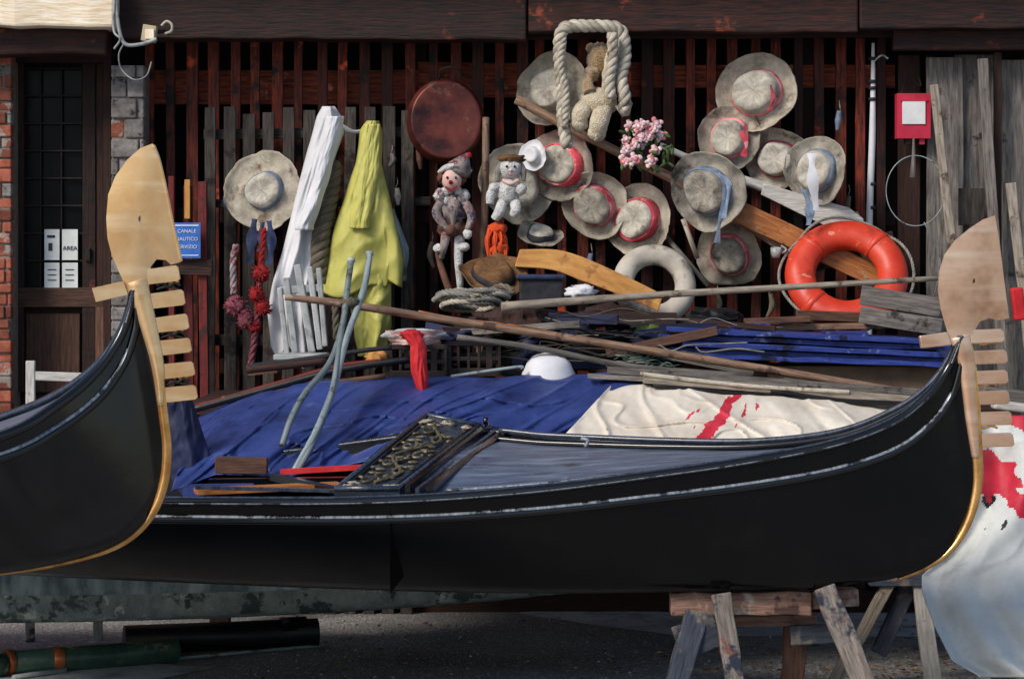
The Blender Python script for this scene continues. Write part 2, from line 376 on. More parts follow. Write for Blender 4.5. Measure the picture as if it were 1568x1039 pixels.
for i in range(560):
    if R()<.6: p=gz(rr(1000,1560),min(1100,rr(975,1030)+abs(random.gauss(0,10))))
    else: p=gz(rr(350,1560),rr(950,1100))
    a=rr(0,6.28); L_=rr(.006,.026); c,s_=math.cos(a),math.sin(a); o=len(b.v)
    for dx,dy,dz in ((-1,0,.1),(0,.5,.5),(1,0,.2),(0,-.5,.1)):
        b.v.append((p.x+(dx*c-dy*s_)*L_,p.y+(dx*s_+dy*c)*L_,GZ+.006+dz*L_))
    b.f.append((o,o+1,o+2,o+3)); b.uv.append([(0,0),(0,1),(1,1),(1,0)]); b.m.append(b.mi(random.choice(['litter','litter','straw_brown','straw_brown','leaf']))); b.sm.append(False); b.t.append(R())
b.build()
b=B('gravel')
for i in range(700):
    p=gz(rr(350,1560),rr(940,1120)); r=rr(.004,.012)
    b.blob((p.x,p.y,GZ+r*.4),(r,r,r*.6),random.choice(['stone','mortar','asphalt']),n=6)
b.build()
# unseen houses added behind the viewer, to vary the metal's reflections
xs=-46
for i,(w_,h_,m_) in enumerate(((16,7,'plaster_ochre'),(12,6,'plaster'),(18,7.5,'plaster'),(14,6,'plaster_ochre'),(16,7,'plaster'))):
    b=B('unseen_house'); x0=xs; xs+=w_+.6; yy=-80
    b.box((x0+w_/2,yy-4,h_/2),(w_,8,h_),m_); b.box((x0+w_/2,yy-4,h_+.15),(w_+.6,8.6,.3),'roof_tile')
    b.beam((x0-.2,yy-4,h_+.9),(x0+w_+.2,yy-4,h_+.9),1.3,4.5,'roof_tile')
    n_=int(w_/3)
    for fl in range(int((h_-1)/3)+1):
        for k in range(n_):
            cx=x0+(k+.5)*w_/n_; cz=1.9+fl*3
            if cz+1>h_: continue
            b.box((cx,yy+.02,cz),(1.0,.1,1.5),'glass_dark'); b.box((cx,yy+.06,cz-.85),(1.3,.2,.12),'stone')
            for sg in (-1,1): b.box((cx+sg*.78,yy+.06,cz),(.5,.08,1.55),'leaf')
    b.build()

# ---------------------------------------------------------------- building
YW=3.75
b=B('timber_shed_wall')
b.rect(160,-60,1800,985,4.15,.1,'black_back')
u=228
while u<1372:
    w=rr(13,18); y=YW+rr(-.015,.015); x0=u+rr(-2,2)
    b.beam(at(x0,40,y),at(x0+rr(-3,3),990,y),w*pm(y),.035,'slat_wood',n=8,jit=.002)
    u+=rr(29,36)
for (v0,v1,u0,u1) in ((108,160,225,640),(96,150,640,1000),(100,135,1000,1370)):
    b.beam(at(u0,(v0+v1)/2,3.84),at(u1,(v0+v1)/2,3.84),(v1-v0)*pm(3.84),.03,'rail_red',n=4,jit=.002)
for v in (330,560):
    b.beam(at(225,v,3.84),at(1370,v+4,3.84),.08,.04,'dark_wood',n=4,jit=.002)
for u0 in (640,1000,1240):
    b.beam(at(u0,60,3.86),at(u0,980,3.86),.09,.05,'dark_wood')
b.rect(222,905,1800,985,3.66,.06,'dark_wood')
b.build(bevel=.003)
b=B('roof_beam')
b.beam(at(186,18,3.42),at(806,20,3.42),.30,.22,'beam_wood',n=14,jit=.004)
b.beam(at(808,12,3.43),at(1310,13,3.43),.27,.22,'beam_wood',n=12,jit=.004)
b.beam(at(1312,8,3.42),at(2000,6,3.42),.27,.22,'beam_wood',n=10,jit=.004)
b.beam(at(190,58,3.50),at(1370,50,3.52),.05,.06,'dark_wood',n=10,jit=.002)
b.beam(at(1366,62,3.46),at(2000,58,3.46),.11,.08,'beam_wood',n=5,jit=.003)
b.build(bevel=.01)
b=B('lintel')
b.beam(at(-420,0,3.30),at(182,8,3.30),.26,.30,'cream_beam',n=16,jit=.008)
b.beam(at(-420,62,3.38),at(168,66,3.38),.14,.20,'beam_wood',n=10,jit=.006)
b.build(bevel=.015)
b=B('upper_wall'); b.rect(-420,-320,2000,-36,3.5,.3,'plaster'); b.build()
b=B('shed_roof')
for i in range(60):
    x=-4.4+i*.155
    b.beam((x,3.0,3.86),(x,6.0,4.9),.14,.03,'brick')
b.box((0.1,4.6,4.15),(9.0,3.2,.05),'dark_wood',rot=Matrix.Rotation(math.radians(19),3,'X'))
b.build()
def masonry(name,u0,u1,y,bh,bw,m,mort,v0=80,v1=985,dep=.3):
    b=B(name); b.rect(u0+1,v0,u1-1,v1,y+.012,dep,mort)
    v=v0; row=0
    while v<v1:
        h=bh*rr(.8,1.25); u=u0-(bw/2 if row%2 else 0)*.9
        while u<u1:
            w=bw*rr(.75,1.25); a=max(u,u0); c=min(u+w-2,u1)
            if c-a>4: b.rect(a,v,c,min(v+h-2.2,v1),y+rr(-.012,.010),.08,m if R()<.93 else ('stone' if m=='brick' else 'brick'))
            u+=w
        v+=h; row+=1
    b.build(bevel=.007)
masonry('brick_pillar',-420,17,3.5,18,62,'brick','mortar')
masonry('stone_pillar',170,220,3.5,26,40,'stone','mortar',v0=100)
b=B('wooden_door')
b.rect(17,78,170,985,3.78,.06,'dark_wood')
b.rect(17,80,24,985,3.66,.14,'dark_wood'); b.rect(158,80,170,985,3.66,.14,'dark_wood')
b.rect(24,80,158,96,3.66,.13,'dark_wood')
b.rect(24,96,36,600,3.72,.05,'dark_wood'); b.rect(126,96,146,600,3.72,.05,'beam_wood',tint=.0)
b.rect(24,440,158,470,3.715,.05,'trestle_brown',tint=0); b.rect(36,96,126,440,3.765,.01,'glass_dark')
b.rect(40,480,122,600,3.75,.03,'trestle_brown',tint=0); b.rect(146,96,158,600,3.73,.05,'dark_wood')
for u in (62,94): b.rect(u-1.5,96,u+1.5,440,3.735,.02,'iron')
for i in range(8): v=105+i*42; b.rect(36,v-1.5,126,v+1.5,3.728,.02,'iron')
b.rect(130,380,138,400,3.70,.02,'iron'); b.rect(146,470,160,985,3.70,.03,'trestle_brown')
b.build(bevel=.003)
def text(s,p,size,m,parent,ex=.0008):
    cu=bpy.data.curves.new('lettering','FONT'); cu.body=s; cu.size=size; cu.align_x='CENTER'; cu.align_y='CENTER'; cu.extrude=ex
    o=bpy.data.objects.new('lettering',cu); o.data.materials.append(MATS[m]); o.location=p; o.rotation_euler=(math.pi/2,0,0)
    bpy.context.scene.collection.objects.link(o)
    if parent: o.parent=parent
    return o
b=B('door_notice')
for (u0,u1) in ((68,91),(95,119)):
    for (v0,v1) in ((351,398),(402,441)): b.rect(u0,v0,u1,v1,3.716,.004,'paper')
for v in (412,420,428): b.rect(73,v,86,v+1.4,3.713,.002,'print'); b.rect(100,v,113,v+1.4,3.713,.002,'print')
b.rect(72,360,84,364,3.713,.002,'print'); b.rect(74,372,80,384,3.713,.002,'print')
o=b.build(); text('AREA',at(107,380,3.712),.032,'print',o)
b=B('picket_fence'); u=322
for i in range(11):
    top=rr(160,178); w=rr(15,19)
    b.beam(at(u,top,3.6),at(u+rr(-3,3),985,3.6),w*pm(3.6),.028,'grey_wood',n=8,jit=.002); u+=rr(28,32)
b.beam(at(312,206,3.64),at(650,202,3.64),.055,.03,'grey_wood',n=4,jit=.002); b.beam(at(312,312,3.64),at(660,308,3.64),.045,.03,'grey_wood',n=4,jit=.002)
b.beam(at(312,520,3.64),at(660,520,3.64),.06,.03,'grey_wood',n=4)
b.build(bevel=.003)
b=B('red_post')
b.beam(at(263,270,3.45),at(265,985,3.45),.03,.05,'red_paint_wood'); b.beam(at(310,278,3.42),at(318,985,3.42),.045,.05,'red_paint_wood',n=5,jit=.002)
b.beam(at(288,285,3.5),at(290,985,3.5),.05,.03,'red_paint_wood',n=5,jit=.002); b.beam(at(250,408,3.38),at(325,410,3.38),.08,.03,'beam_wood')
b.beam(at(287,275,3.46),at(287,335,3.46),.03,.02,'foam_yellow')
b.build(bevel=.003)
b=B('parking_sign'); b.rect(265,341,307,395,3.33,.006,'sign_blue'); b.rect(268,344,304,346,3.327,.004,'paper'); b.rect(268,390,304,391.5,3.327,.004,'paper'); o=b.build()
for i,s in enumerate(('CANALE','NAUTICO','SERVIZIO')): text(s,at(286,354+i*12,3.327),.026,'paper',o)
b=B('floodlight')
b.box(at(229,52,3.15),(.07,.07,.085),'cream_plastic',rot=Matrix.Rotation(.15,3,'Y')); b.rect(222,45,236,60,3.105,.012,'cream_beam')
b.tube([at(240,50,3.18),at(250,48,3.2),at(258,52,3.25)],.01,'iron')
b.tube([at(247,40,3.2),at(255,33,3.2),at(263,38,3.2),at(262,48,3.2),at(252,52,3.2)],.007,'rope_white')
b.tube([at(240,60,3.1),at(215,68,3.1),at(190,66,3.1),at(180,30,3.1),at(178,-10,3.1)],.010,'white_plastic')
b.tube([at(190,66,3.1),at(182,84,3.15),at(186,106,3.2),at(205,122,3.2),at(224,116,3.25),at(232,95,3.3)],.004,'white_plastic')
b.tube([at(176,-10,3.09),at(174,45,3.09),at(184,60,3.09),at(175,75,3.15)],.006,'white_plastic')
b.build(bevel=.006)
b=B('wooden_chair')
b.beam(at(47,552,2.6),at(46,982,2.6),.045,.03,'white_paint_wood'); b.beam(at(52,575,2.6),at(140,578,2.6),.045,.02,'white_paint_wood')
b.beam(at(148,556,2.65),at(150,982,2.65),.045,.03,'white_paint_wood'); b.beam(at(52,640,2.6),at(146,640,2.6),.04,.02,'white_paint_wood'); b.box(at(98,720,2.85),(.36,.4,.03),'white_paint_wood')
b.build(bevel=.004)

b=B('leaning_planks')
for (u0,v0,u1,v1,w,y,m) in ((1446,88,1448,985,56,3.6,'grey_plank'),(1492,84,1500,985,62,3.64,'grey_plank'),(1548,92,1556,985,60,3.6,'grey_plank'),
    (1610,80,1620,985,70,3.6,'grey_plank'),(1690,80,1690,985,70,3.6,'grey_plank'),(1430,130,1478,560,13,3.4,'pale_wood'),(1504,90,1540,620,16,3.45,'grey_plank'),(1548,280,1600,760,15,3.3,'pale_wood'),
    (1392,85,1392,985,34,3.7,'dark_wood'),(1424,85,1424,985,10,3.66,'dark_wood')):
    b.beam(at(u0,v0,y),at(u1,v1,y),w*pm(y),.025,m,n=8,jit=.003,tint=rr(.2,.8))
b.rect(1468,288,1508,345,3.5,.02,'grey_wood'); b.rect(1522,80,1534,400,3.5,.02,'dark_wood'); b.build(bevel=.004)
b=B('fire_alarm_box')
b.rect(1374,143,1425,212,3.5,.09,'red_box'); b.rect(1382,155,1417,190,3.492,.01,'paper'); b.rect(1379,152,1420,155,3.49,.01,'red_box'); b.rect(1386,212,1394,221,3.52,.04,'iron'); b.rect(1408,212,1416,221,3.52,.04,'red_box')
b.tube([at(1399,212,3.5),at(1399,240,3.5),at(1398,272,3.5)],[.006,.01,.018],'grey_plank',n=8)
b.tube([at(1380,143,3.55),at(1390,120,3.6),at(1410,132,3.6),at(1400,100,3.62)],.004,'iron')
b.build(bevel=.006)
b=B('wire_hoop'); c=at(1402,292,3.42)
b.tube([c+Vector((math.cos(a)*.155,0,math.sin(a)*.185)) for a in [i*.3307+ .3 for i in range(20)]],.003,'grey_pipe',n=6)
b.tube([at(1415,340,3.42),at(1440,400,3.42),at(1425,470,3.4)],.003,'grey_pipe',n=6); b.build()
b=B('boat_hook')
b.tube([at(1337,66,3.55),at(1336,200,3.55),at(1331,350,3.55),at(1330,560,3.55)],[.008,.018,.018,.018],'cloth_white')
for v in (90,125,135,152,282,318): b.tube([at(1336,v-2.5,3.55),at(1336,v+2.5,3.55)],.0215,'rib_black')
b.tube([at(1337,95,3.54),at(1350,85,3.54),at(1360,90,3.54)],.005,'white_plastic'); b.build()

# ---------------------------------------------------------------- hats
def hat(u,v,ru,rv,ax,rib='rib_black',m='straw',m2=None,y=3.6,crown=.55,h=.5,band=(.03,.2),name='straw_hat',flop=.13,tails=None):
    b=B(name); Rd=max(ru,rv)*pm(y)*1.02; roll=rr(0,6)
    off=Vector((rr(0,90),rr(0,90),0))
    M=axisM(at(u,v,y),ax,roll)
    def wob(p,a,r,z):
        q=(r/Rd)
        dz=Rd*flop*(math.sin(2*a+off.x)+.5*math.sin(3*a+off.y)+.9*noise.noise(Vector((math.cos(a)*2,math.sin(a)*2,off.x))))*max(0,q-.5)*1.7
        nz=noise.noise(Vector((p.x,p.y,z))*14+off)*Rd*.10
        s=1+.05*noise.noise(Vector((math.cos(a),math.sin(a),0))*1.5+off)+ .06*math.sin(2*a+off.y)*(1 if q<.65 else .4)+(.03*noise.noise(Vector((math.cos(a),math.sin(a),0))*7+off) if q>.9 else 0)
        return Vector((p.x*s,p.y*s,z+dz+nz))
    P=[(.3,-.03),(.62,-.03),(.85,.01),(.985,.1),(1.0,.12),(.985,.135),(.93,.08),(.85,.035),(.75,.01),(.64,0),(crown+.05,.02),(crown+.03,.08),(crown+.01,.2),(crown-.02,h*.75),(crown-.07,h*.93),(crown-.15,h),(crown*.6,h-.01),(crown*.3,h-.06),(.02,h-.07)]
    P=[(a*Rd,c*Rd) for a,c in P]
    mf=(lambda i,k:(m2 if i<.56 else m)) if m2 else None
    b.lathe(M,P,m,n=56,wob=wob,matfn=mf)
    if rib:
        Q=[((crown+.07)*Rd,band[0]*Rd),((crown+.072)*Rd,(band[0]+.01)*Rd),((crown+.035)*Rd,band[1]*Rd),((crown+.01)*Rd,band[1]*Rd)]
        b.lathe(M,Q,rib,n=56,wob=wob)
    if tails:
        for (pts,w,mm) in tails:
            path=catmull([at(*p) for p in pts],14); fr=frames(path); rings=[]
            for i,p in enumerate(path):
                T=fr[i][0]; sd=T.cross(Vector((0,1,0))).normalized(); ww=w*pm(y)*(.8+.3*math.sin(i*.7+u))
                rings.append([p+sd*(-ww/2),p+Vector((0,-.006*math.sin(i)-.004,0)),p+sd*(ww/2)])
            b.loft(rings,mm,closed=False,caps=False)
    b.build(); return b
Y=3.58
hat(849,136,48,58,(-.42,-1,.05),None,'straw','straw_in',y=Y)
hat(862,253,42,56,(-.55,-1,.05),'rib_red','straw','straw_dirty',y=Y,band=(.02,.36))
hat(911,312,44,53,(-.4,-1,-.25),'rib_pink','straw_dirty','straw_in',y=Y-.02,band=(.02,.3))
hat(980,336,46,55,(-.5,-1,.0),'rib_red','straw','straw_in',y=Y-.04,band=(.03,.40))
hat(1085,292,43,60,(-.45,-1,-.12),'rib_blue','straw_dirty','straw_dirty',y=3.36,band=(.02,.3),tails=[([(1108,272,3.15),(1110,310,3.15),(1102,340,3.15),(1098,372,3.15)],10,'rib_blue'),([(1100,265,3.14),(1116,285,3.14),(1108,335,3.14)],8,'rib_blue')])
hat(1160,143,50,61,(-.35,-1,.1),'rib_pink','straw','straw_in',y=Y-.03,band=(.02,.16),tails=[([(1180,130,3.3),(1184,152,3.3),(1176,170,3.32)],6,'rib_red')])
hat(1118,212,38,49,(-.3,-1,.0),'rib_pink','straw','straw_dirty',y=Y,band=(.02,.24),tails=[([(1135,200,3.3),(1143,222,3.3),(1138,240,3.32)],9,'rib_red')])
hat(1190,243,38,48,(-.3,-1,-.05),'rib_red','straw','straw_in',y=Y,band=(.02,.18))
hat(1253,262,36,52,(-.6,-1,.05),'rib_blue','straw','straw_dirty',y=3.44,band=(.03,.25),flop=.2,tails=[([(1232,290,3.2),(1240,320,3.2),(1238,345,3.2)],14,'rib_blue'),([(1243,235,3.18),(1244,270,3.16),(1250,322,3.2)],16,'cloth_white')])
hat(1118,388,50,48,(-.3,-1,-.25),'rib_pink','straw_dirty','straw_in',y=Y,band=(.02,.3),flop=.22)
hat(406,292,47,61,(-.28,-1,.02),'rib_blue','straw','straw_in',y=3.42,h=.3,band=(.02,.16),crown=.42,flop=.06,
    tails=[([(390,335,3.3),(385,370,3.3),(382,402,3.3)],16,'rib_navy'),([(412,338,3.3),(416,372,3.3),(412,405,3.3)],14,'rib_navy'),([(402,340,3.31),(400,365,3.3),(398,385,3.3)],12,'rib_navy')])
hat(828,362,36,30,(.15,-.55,1),'rib_black','straw','straw_dirty',y=3.4,h=.35,band=(.03,.25))
hat(755,424,54,30,(.1,-.62,1),'rib_black','straw_brown','straw_brown',y=3.1,h=.35,band=(.02,.2))
hat(790,282,42,60,(.35,-1,.05),None,'straw','straw_in',y=Y,h=.3)
hat(818,238,16,24,(-.7,-1,.1),None,'cloth_white',None,y=3.5)
b=B('copper_pan'); y=3.45; M=axisM(at(683,184,y),(.10,-1,.10)); r=66*pm(y)
def wp(p,a,rad,z): return Vector((p.x*.90,p.y,z+.003*noise.noise(p*14)))
b.lathe(M,[(r*.9,-.06),(r,-.055),(r*1.01,-.05),(r,-.045),(r*.93,-.0),(r*.9,.010),(r*.87,.012),(r*.8,.010),(r*.6,.007),(r*.3,.004),(.01,.003)],'pan_red',n=64,wob=wp)
b.tube([at(672,122,3.5),at(676,107,3.47),at(690,103,3.46),at(704,108,3.47),at(706,122,3.5)],.006,'iron'); b.build()

# ---------------------------------------------------------------- coats
def cloth(Lt,Rt,v0,v1,y0,m,nu=60,nv=50,bulge=.08,fold=.02,kf=5,matfn=None,yfn=None,bot=None,conv=True,seed=0,b=None,hj=3):
    def fn(s,t):
        v=v0+(v1-v0)*t
        if bot: v=v0+((bot(s))-v0)*t
        l=interp(Lt,v); r=interp(Rt,v); w=r-l
        u=l+w*s+ hj*noise.noise(Vector((t*4,seed,0)))
        A=fold*(.35+.9*t if conv else 1)
        ff=1.7*noise.noise(Vector((s*kf*1.5+.6*t,t*.9,seed)))+.45*math.sin(s*kf*6.28+seed+3*noise.noise(Vector((s*2,t*2.2,seed))))
        y=y0 if yfn is None else yfn(s,t)
        y-= bulge*math.sin(math.pi*min(1,max(0,s)))**.6
        y-= A*ff+ .5*fold*(1-2.4*abs(noise.noise(Vector((s*3+t*4,t*3-s*1.5,seed+9)))))+.003*noise.noise(Vector((s*11,t*15,seed+19)))
        return at(u,v,y)
    b.grid(fn,nv,nu,m,matfn=matfn)
    return b
b=B('white_raincoat')
cloth([(163,494),(180,484),(230,470),(300,455),(370,436),(430,418),(480,410),(560,418)],[(163,512),(178,522),(200,526),(240,512),(300,494),(350,482),(420,474),(500,466),(560,470)],163,560,3.35,'cloth_white',bulge=.10,fold=.03,kf=2,seed=1,b=b,bot=lambda s:555+12*math.sin(s*9)-25*(1-s))
cloth([(178,500),(230,485),(300,468),(345,452)],[(178,527),(215,520),(280,502),(345,480)],178,352,3.22,'cloth_white',bulge=.05,fold=.014,kf=1.5,seed=3,b=b)
b.tube([at(520,192,3.3),at(540,202,3.35),at(556,200,3.4)],[.014,.01,.006],'cloth_white')
b.build(solid=.004)
b=B('yellow_raincoat')
cloth([(185,562),(200,550),(250,545),(320,522),(380,503),(440,491),(460,494)],[(185,580),(200,584),(250,584),(300,596),(350,608),(400,618),(440,616),(460,610)],185,450,3.3,'cloth_yellow',bulge=.10,fold=.034,kf=1.6,seed=5,b=b,bot=lambda s:446+10*math.sin(s*7)+(-12 if s>.8 else 0),nv=70,nu=70)
cloth([(400,525),(540,548)],[(400,600),(500,598),(540,592)],400,545,3.28,'cloth_yellow',bulge=.05,fold=.02,kf=2,seed=6,b=b)
cloth([(185,558),(260,546),(340,536)],[(185,582),(260,580),(340,566)],190,350,3.19,'cloth_yellow',bulge=.02,fold=.012,kf=1,seed=7,b=b)
b.build(solid=.004)
b=B('grey_cape')
cloth([(320,595),(430,612)],[(320,604),(380,626),(430,624)],320,430,3.4,'grey_pipe',bulge=.05,fold=.01,kf=1,seed=8,b=b); b.build()
b=B('hanging_rope')
b.rope([at(512,250,3.3),at(505,300,3.3),at(494,345,3.28),at(490,385,3.28),at(490,430,3.3)],.048,'rope_brown',strands=3,pitch=.14)
b.rope([at(488,410,3.3),at(510,440,3.3),at(516,520,3.3)],.02,'rope_brown'); b.build()
b=B('woollen_tassel')
for (u,v,r,m) in ((361,467,17,'pompom'),(376,490,15,'pompom'),(373,478,12,'pompom'),(400,418,14,'pompom_red'),(394,450,13,'pompom_red'),(402,470,14,'pompom_red'),(390,500,11,'pompom_red')):
    c=at(u,v,3.2); q=r*pm(3.2)
    b.blob(c,(q*.85,)*3,m,amp=.2,freq=6,n=18)
    for k in range(60):
        d=Vector((rr(-1,1),rr(-1,1),rr(-1,1))).normalized(); b.tube([c+d*q*.6,c+d*q*rr(.95,1.25)],[.006,.002],m,n=4)
b.rope([at(362,375,3.25),at(357,400,3.22),at(358,450,3.2)],.018,'doll_print'); b.rope([at(404,350,3.25),at(402,380,3.22),at(399,410,3.2)],.016,'pompom_red'); b.rope([at(398,430,3.22),at(392,500,3.2),at(384,560,3.2)],.018,'pompom')
b.build()
b=B('plastic_chair')
for (u0,v0,u1,v1,w) in ((455,405,478,540,11),(474,408,490,535,9),(438,425,452,540,10),(488,410,498,530,8),(428,440,440,545,8)):
    b.beam(at(u0,v0,3.02),at(u1,v1,3.02),w*pm(3),.03,'white_plastic')
b.beam(at(428,445,3.03),at(495,440,3.03),.04,.03,'white_plastic'); b.box(at(462,545,2.95),(.26,.3,.03),'white_plastic')
b.build(bevel=.006)
b=B('wooden_post'); b.tube([at(744,180,3.45),at(743,290,3.42),at(738,420,3.4),at(736,560,3.4)],[.019,.021,.024,.024],'oar_wood',tint=.0); b.build()
b=B('clown_puppet'); y=3.35; p=pm(y)
b.blob(at(700,260,y),(20*p,.05,13*p),'doll_brown',amp=.35,freq=4); b.lathe(axisM(at(704,258,y-.03),(.45,-.3,.9)),[(.062,-.02),(.066,0),(.05,.03),(.03,.06),(.012,.085),(.003,.092)],'doll_print',n=22)
b.blob(at(718,238,y-.05),(5*p,.018,5*p),'pompom_red',n=12)
b.tube([at(672,264,y-.03),at(684,256,y-.06),at(704,255,y-.06),at(722,262,y-.02)],[.010,.016,.016,.008],'plush_white')
b.blob(at(692,276,y-.05),(15*p,.05,17*p),'doll_pink',amp=.05)
b.blob(at(690,279,y-.1),(3.2*p,.012,3.2*p),'pompom_red'); b.blob(at(685,272,y-.098),(2.0*p,.005,2.4*p),'rib_black',n=10); b.blob(at(698,272,y-.098),(2.0*p,.005,2.4*p),'rib_black',n=10)
b.tube([at(682,286,y-.09),at(691,291,y-.096),at(700,285,y-.09)],.004,'pompom_red')
for s_ in (-1,1): b.blob(at(692+16*s_,272,y-.02),(6*p,.03,10*p),'doll_brown',amp=.3)
for i in range(12):
    a=i*6.283/12; b.blob(at(692+math.cos(a)*20,300+math.sin(a)*8,y-.03),(8*p,.02,7*p),'doll_print' if i%2 else 'plush_white',amp=.3,n=12)
b.blob(at(694,322,y),(20*p,.06,26*p),'doll_print',amp=.25,freq=5)
b.tube([at(678,306,y-.02),at(668,325,y-.05),at(680,345,y-.08),at(690,352,y-.1)],[.025,.024,.02,.012],'doll_print'); b.tube([at(710,306,y-.02),at(722,330,y-.05),at(716,352,y-.06)],[.025,.024,.016],'doll_print')
b.blob(at(716,358,y-.06),(7*p,.02,8*p),'plush_white'); b.blob(at(690,352,y-.1),(8*p,.02,8*p),'doll_brown')
b.blob(at(694,352,y),(24*p,.06,14*p),'doll_brown',amp=.3)
b.tube([at(684,355,y),at(680,375,y-.06),at(676,395,y-.02)],[.03,.022,.015],'doll_print'); b.tube([at(704,360,y),at(702,395,y-.03),at(705,440,y)],[.03,.024,.018],'plush_white')
b.blob(at(672,380,y-.04),(9*p,.03,7*p),'plush_white'); b.blob(at(710,378,y-.06),(9*p,.03,7*p),'plush_white')
b.tube([at(668,380,y),at(676,410,y),at(688,445,y)],[.012,.018,.02],'doll_brown'); b.blob(at(703,448,y-.02),(12*p,.03,8*p),'plush_white')
b.build()
b=B('plush_doll'); y=3.30;p=pm(y)
b.blob(at(782,258,y),(17*p,.055,16*p),'plush_white',amp=.06); b.blob(at(782,243,y),(20*p,.05,7*p),'straw_brown',amp=.3)
for (dx,dy) in ((-6,-1),(6,-1)): b.blob(at(782+dx,256+dy,y-.055),(2*p,.006,2.2*p),'rib_black',n=10)
b.blob(at(782,261,y-.06),(2.5*p,.01,2.2*p),'doll_pink',n=10); b.tube([at(777,267,y-.053),at(782,269,y-.056),at(787,267,y-.053)],.0025,'rib_red')
for s_ in (-1,1):
    b.tube([at(782+14*s_,248,y),at(782+19*s_,262,y),at(782+20*s_,278,y)],[.012,.02,.01],'rope_grey')
b.blob(at(778,293,y),(18*p,.06,20*p),'plush_white',amp=.1); b.blob(at(757,288,y-.02),(9*p,.04,8*p),'plush_white',amp=.1); b.blob(at(798,290,y-.03),(9*p,.04,9*p),'plush_white',amp=.1)
b.tube([at(764,284,y),at(752,296,y-.03),at(750,312,y-.03)],[.02,.024,.02],'plush_white')
b.tube([at(770,308,y),at(764,325,y-.04),at(758,335,y-.03)],[.03,.028,.024],'plush_white'); b.tube([at(788,308,y),at(790,320,y-.05),at(786,330,y-.04)],[.03,.028,.022],'plush_white')
b.tube([at(770,276,y-.04),at(782,281,y-.06),at(794,276,y-.04)],.01,'doll_pink'); b.build()
b=B('yarn_doll'); y=3.3
for i in range(26):
    a=rr(745,775); b.tube([at(755+rr(-6,10),345,y),at(a+rr(-3,3),365,y-rr(0,.05)),at(a+rr(-4,4),395,y-rr(0,.05))],.006,'orange_yarn',n=6)
b.blob(at(762,350,y),(14*pm(y),.04,9*pm(y)),'orange_yarn',amp=.2); b.blob(at(762,382,y),(16*pm(y),.05,14*pm(y)),'orange_yarn',amp=.2); b.build()
b=B('teddy_bear'); y=3.36;p=pm(y)
b.blob(at(918,92,y),(20*p,.07,26*p),'bear_tan',amp=.12,freq=4); b.blob(at(908,112,y-.03),(12*p,.06,12*p),'bear_tan',amp=.2)
b.blob(at(905,74,y),(8*p,.03,8*p),'bear_tan'); b.blob(at(935,74,y),(8*p,.03,8*p),'bear_tan')
b.blob(at(934,110,y-.05),(12*p,.06,38*p),'bear_cream',amp=.15,rot=Matrix.Rotation(.12,3,'Y')); b.blob(at(914,158,y-.03),(30*p,.09,24*p),'bear_cream',amp=.14,freq=4)
b.tube([at(898,160,y-.05),at(888,175,y-.1),at(886,190,y-.08)],[.045,.05,.045],'bear_cream'); b.tube([at(925,165,y-.05),at(918,185,y-.12),at(914,206,y-.1)],[.05,.052,.045],'bear_cream')
b.blob(at(887,188,y-.09),(14*p,.05,14*p),'bear_cream',amp=.14); b.blob(at(914,202,y-.1),(14*p,.05,15*p),'bear_cream',amp=.14)
b.tube([at(903,142,y-.08),at(900,128,y-.06),at(906,118,y-.04)],[.035,.03,.02],'bear_tan'); b.build()
b=B('mooring_rope'); y=3.26
pts=[(868,225),(862,180),(861,130),(857,90),(858,55),(868,42),(900,40),(940,42),(954,55),(957,90),(951,120),(957,150),(955,168)]
b.rope([at(u,v,y+.03*math.sin(i)) for i,(u,v) in enumerate(pts)],.034,'rope_white',strands=3,pitch=.13)
b.rope([at(u,v,y-.05) for u,v in ((938,52),(938,90),(933,125),(936,150))],.030,'rope_white',strands=3,pitch=.13)
b.rope([at(u,v,y-.03) for u,v in ((862,58),(858,100),(866,140),(864,195))],.022,'rope_white',strands=3,pitch=.1)
b.tube([at(955,160,y),at(958,178,y)],[.05,.02],'rope_white'); b.build()
b=B('flower_bouquet'); y=3.30;p=pm(y)
for i in range(20):
    u,v=985+rr(-28,28),216+rr(-34,34)
    if i==0:u,v=957,240
    c=at(u,v,y-rr(0,.06)); sc_=rr(.9,1.4)
    for k in range(9):
        a=k*2.4; r=(.004+.0026*k)*sc_
        d=Vector((math.cos(a)*r,-.012+.0012*k,math.sin(a)*r)); b.blob(c+d,(.012*sc_,.006,.010*sc_),'petal' if R()<.85 else 'rib_pink',n=8,rot=Matrix.Rotation(a,3,'Y'),amp=.2)
for i in range(60):
    u,v=rr(952,1030),rr(200,262); c=at(u,v,y+rr(-.06,.03)); b.blob(c,(.022,.004,.009),'leaf',n=8,rot=Matrix.Rotation(rr(0,6),3,'Y')@Matrix.Rotation(rr(-.6,.6),3,'X'))
b.tube([at(985,240,y),at(1000,262,y+.03)],.006,'leaf'); b.build()

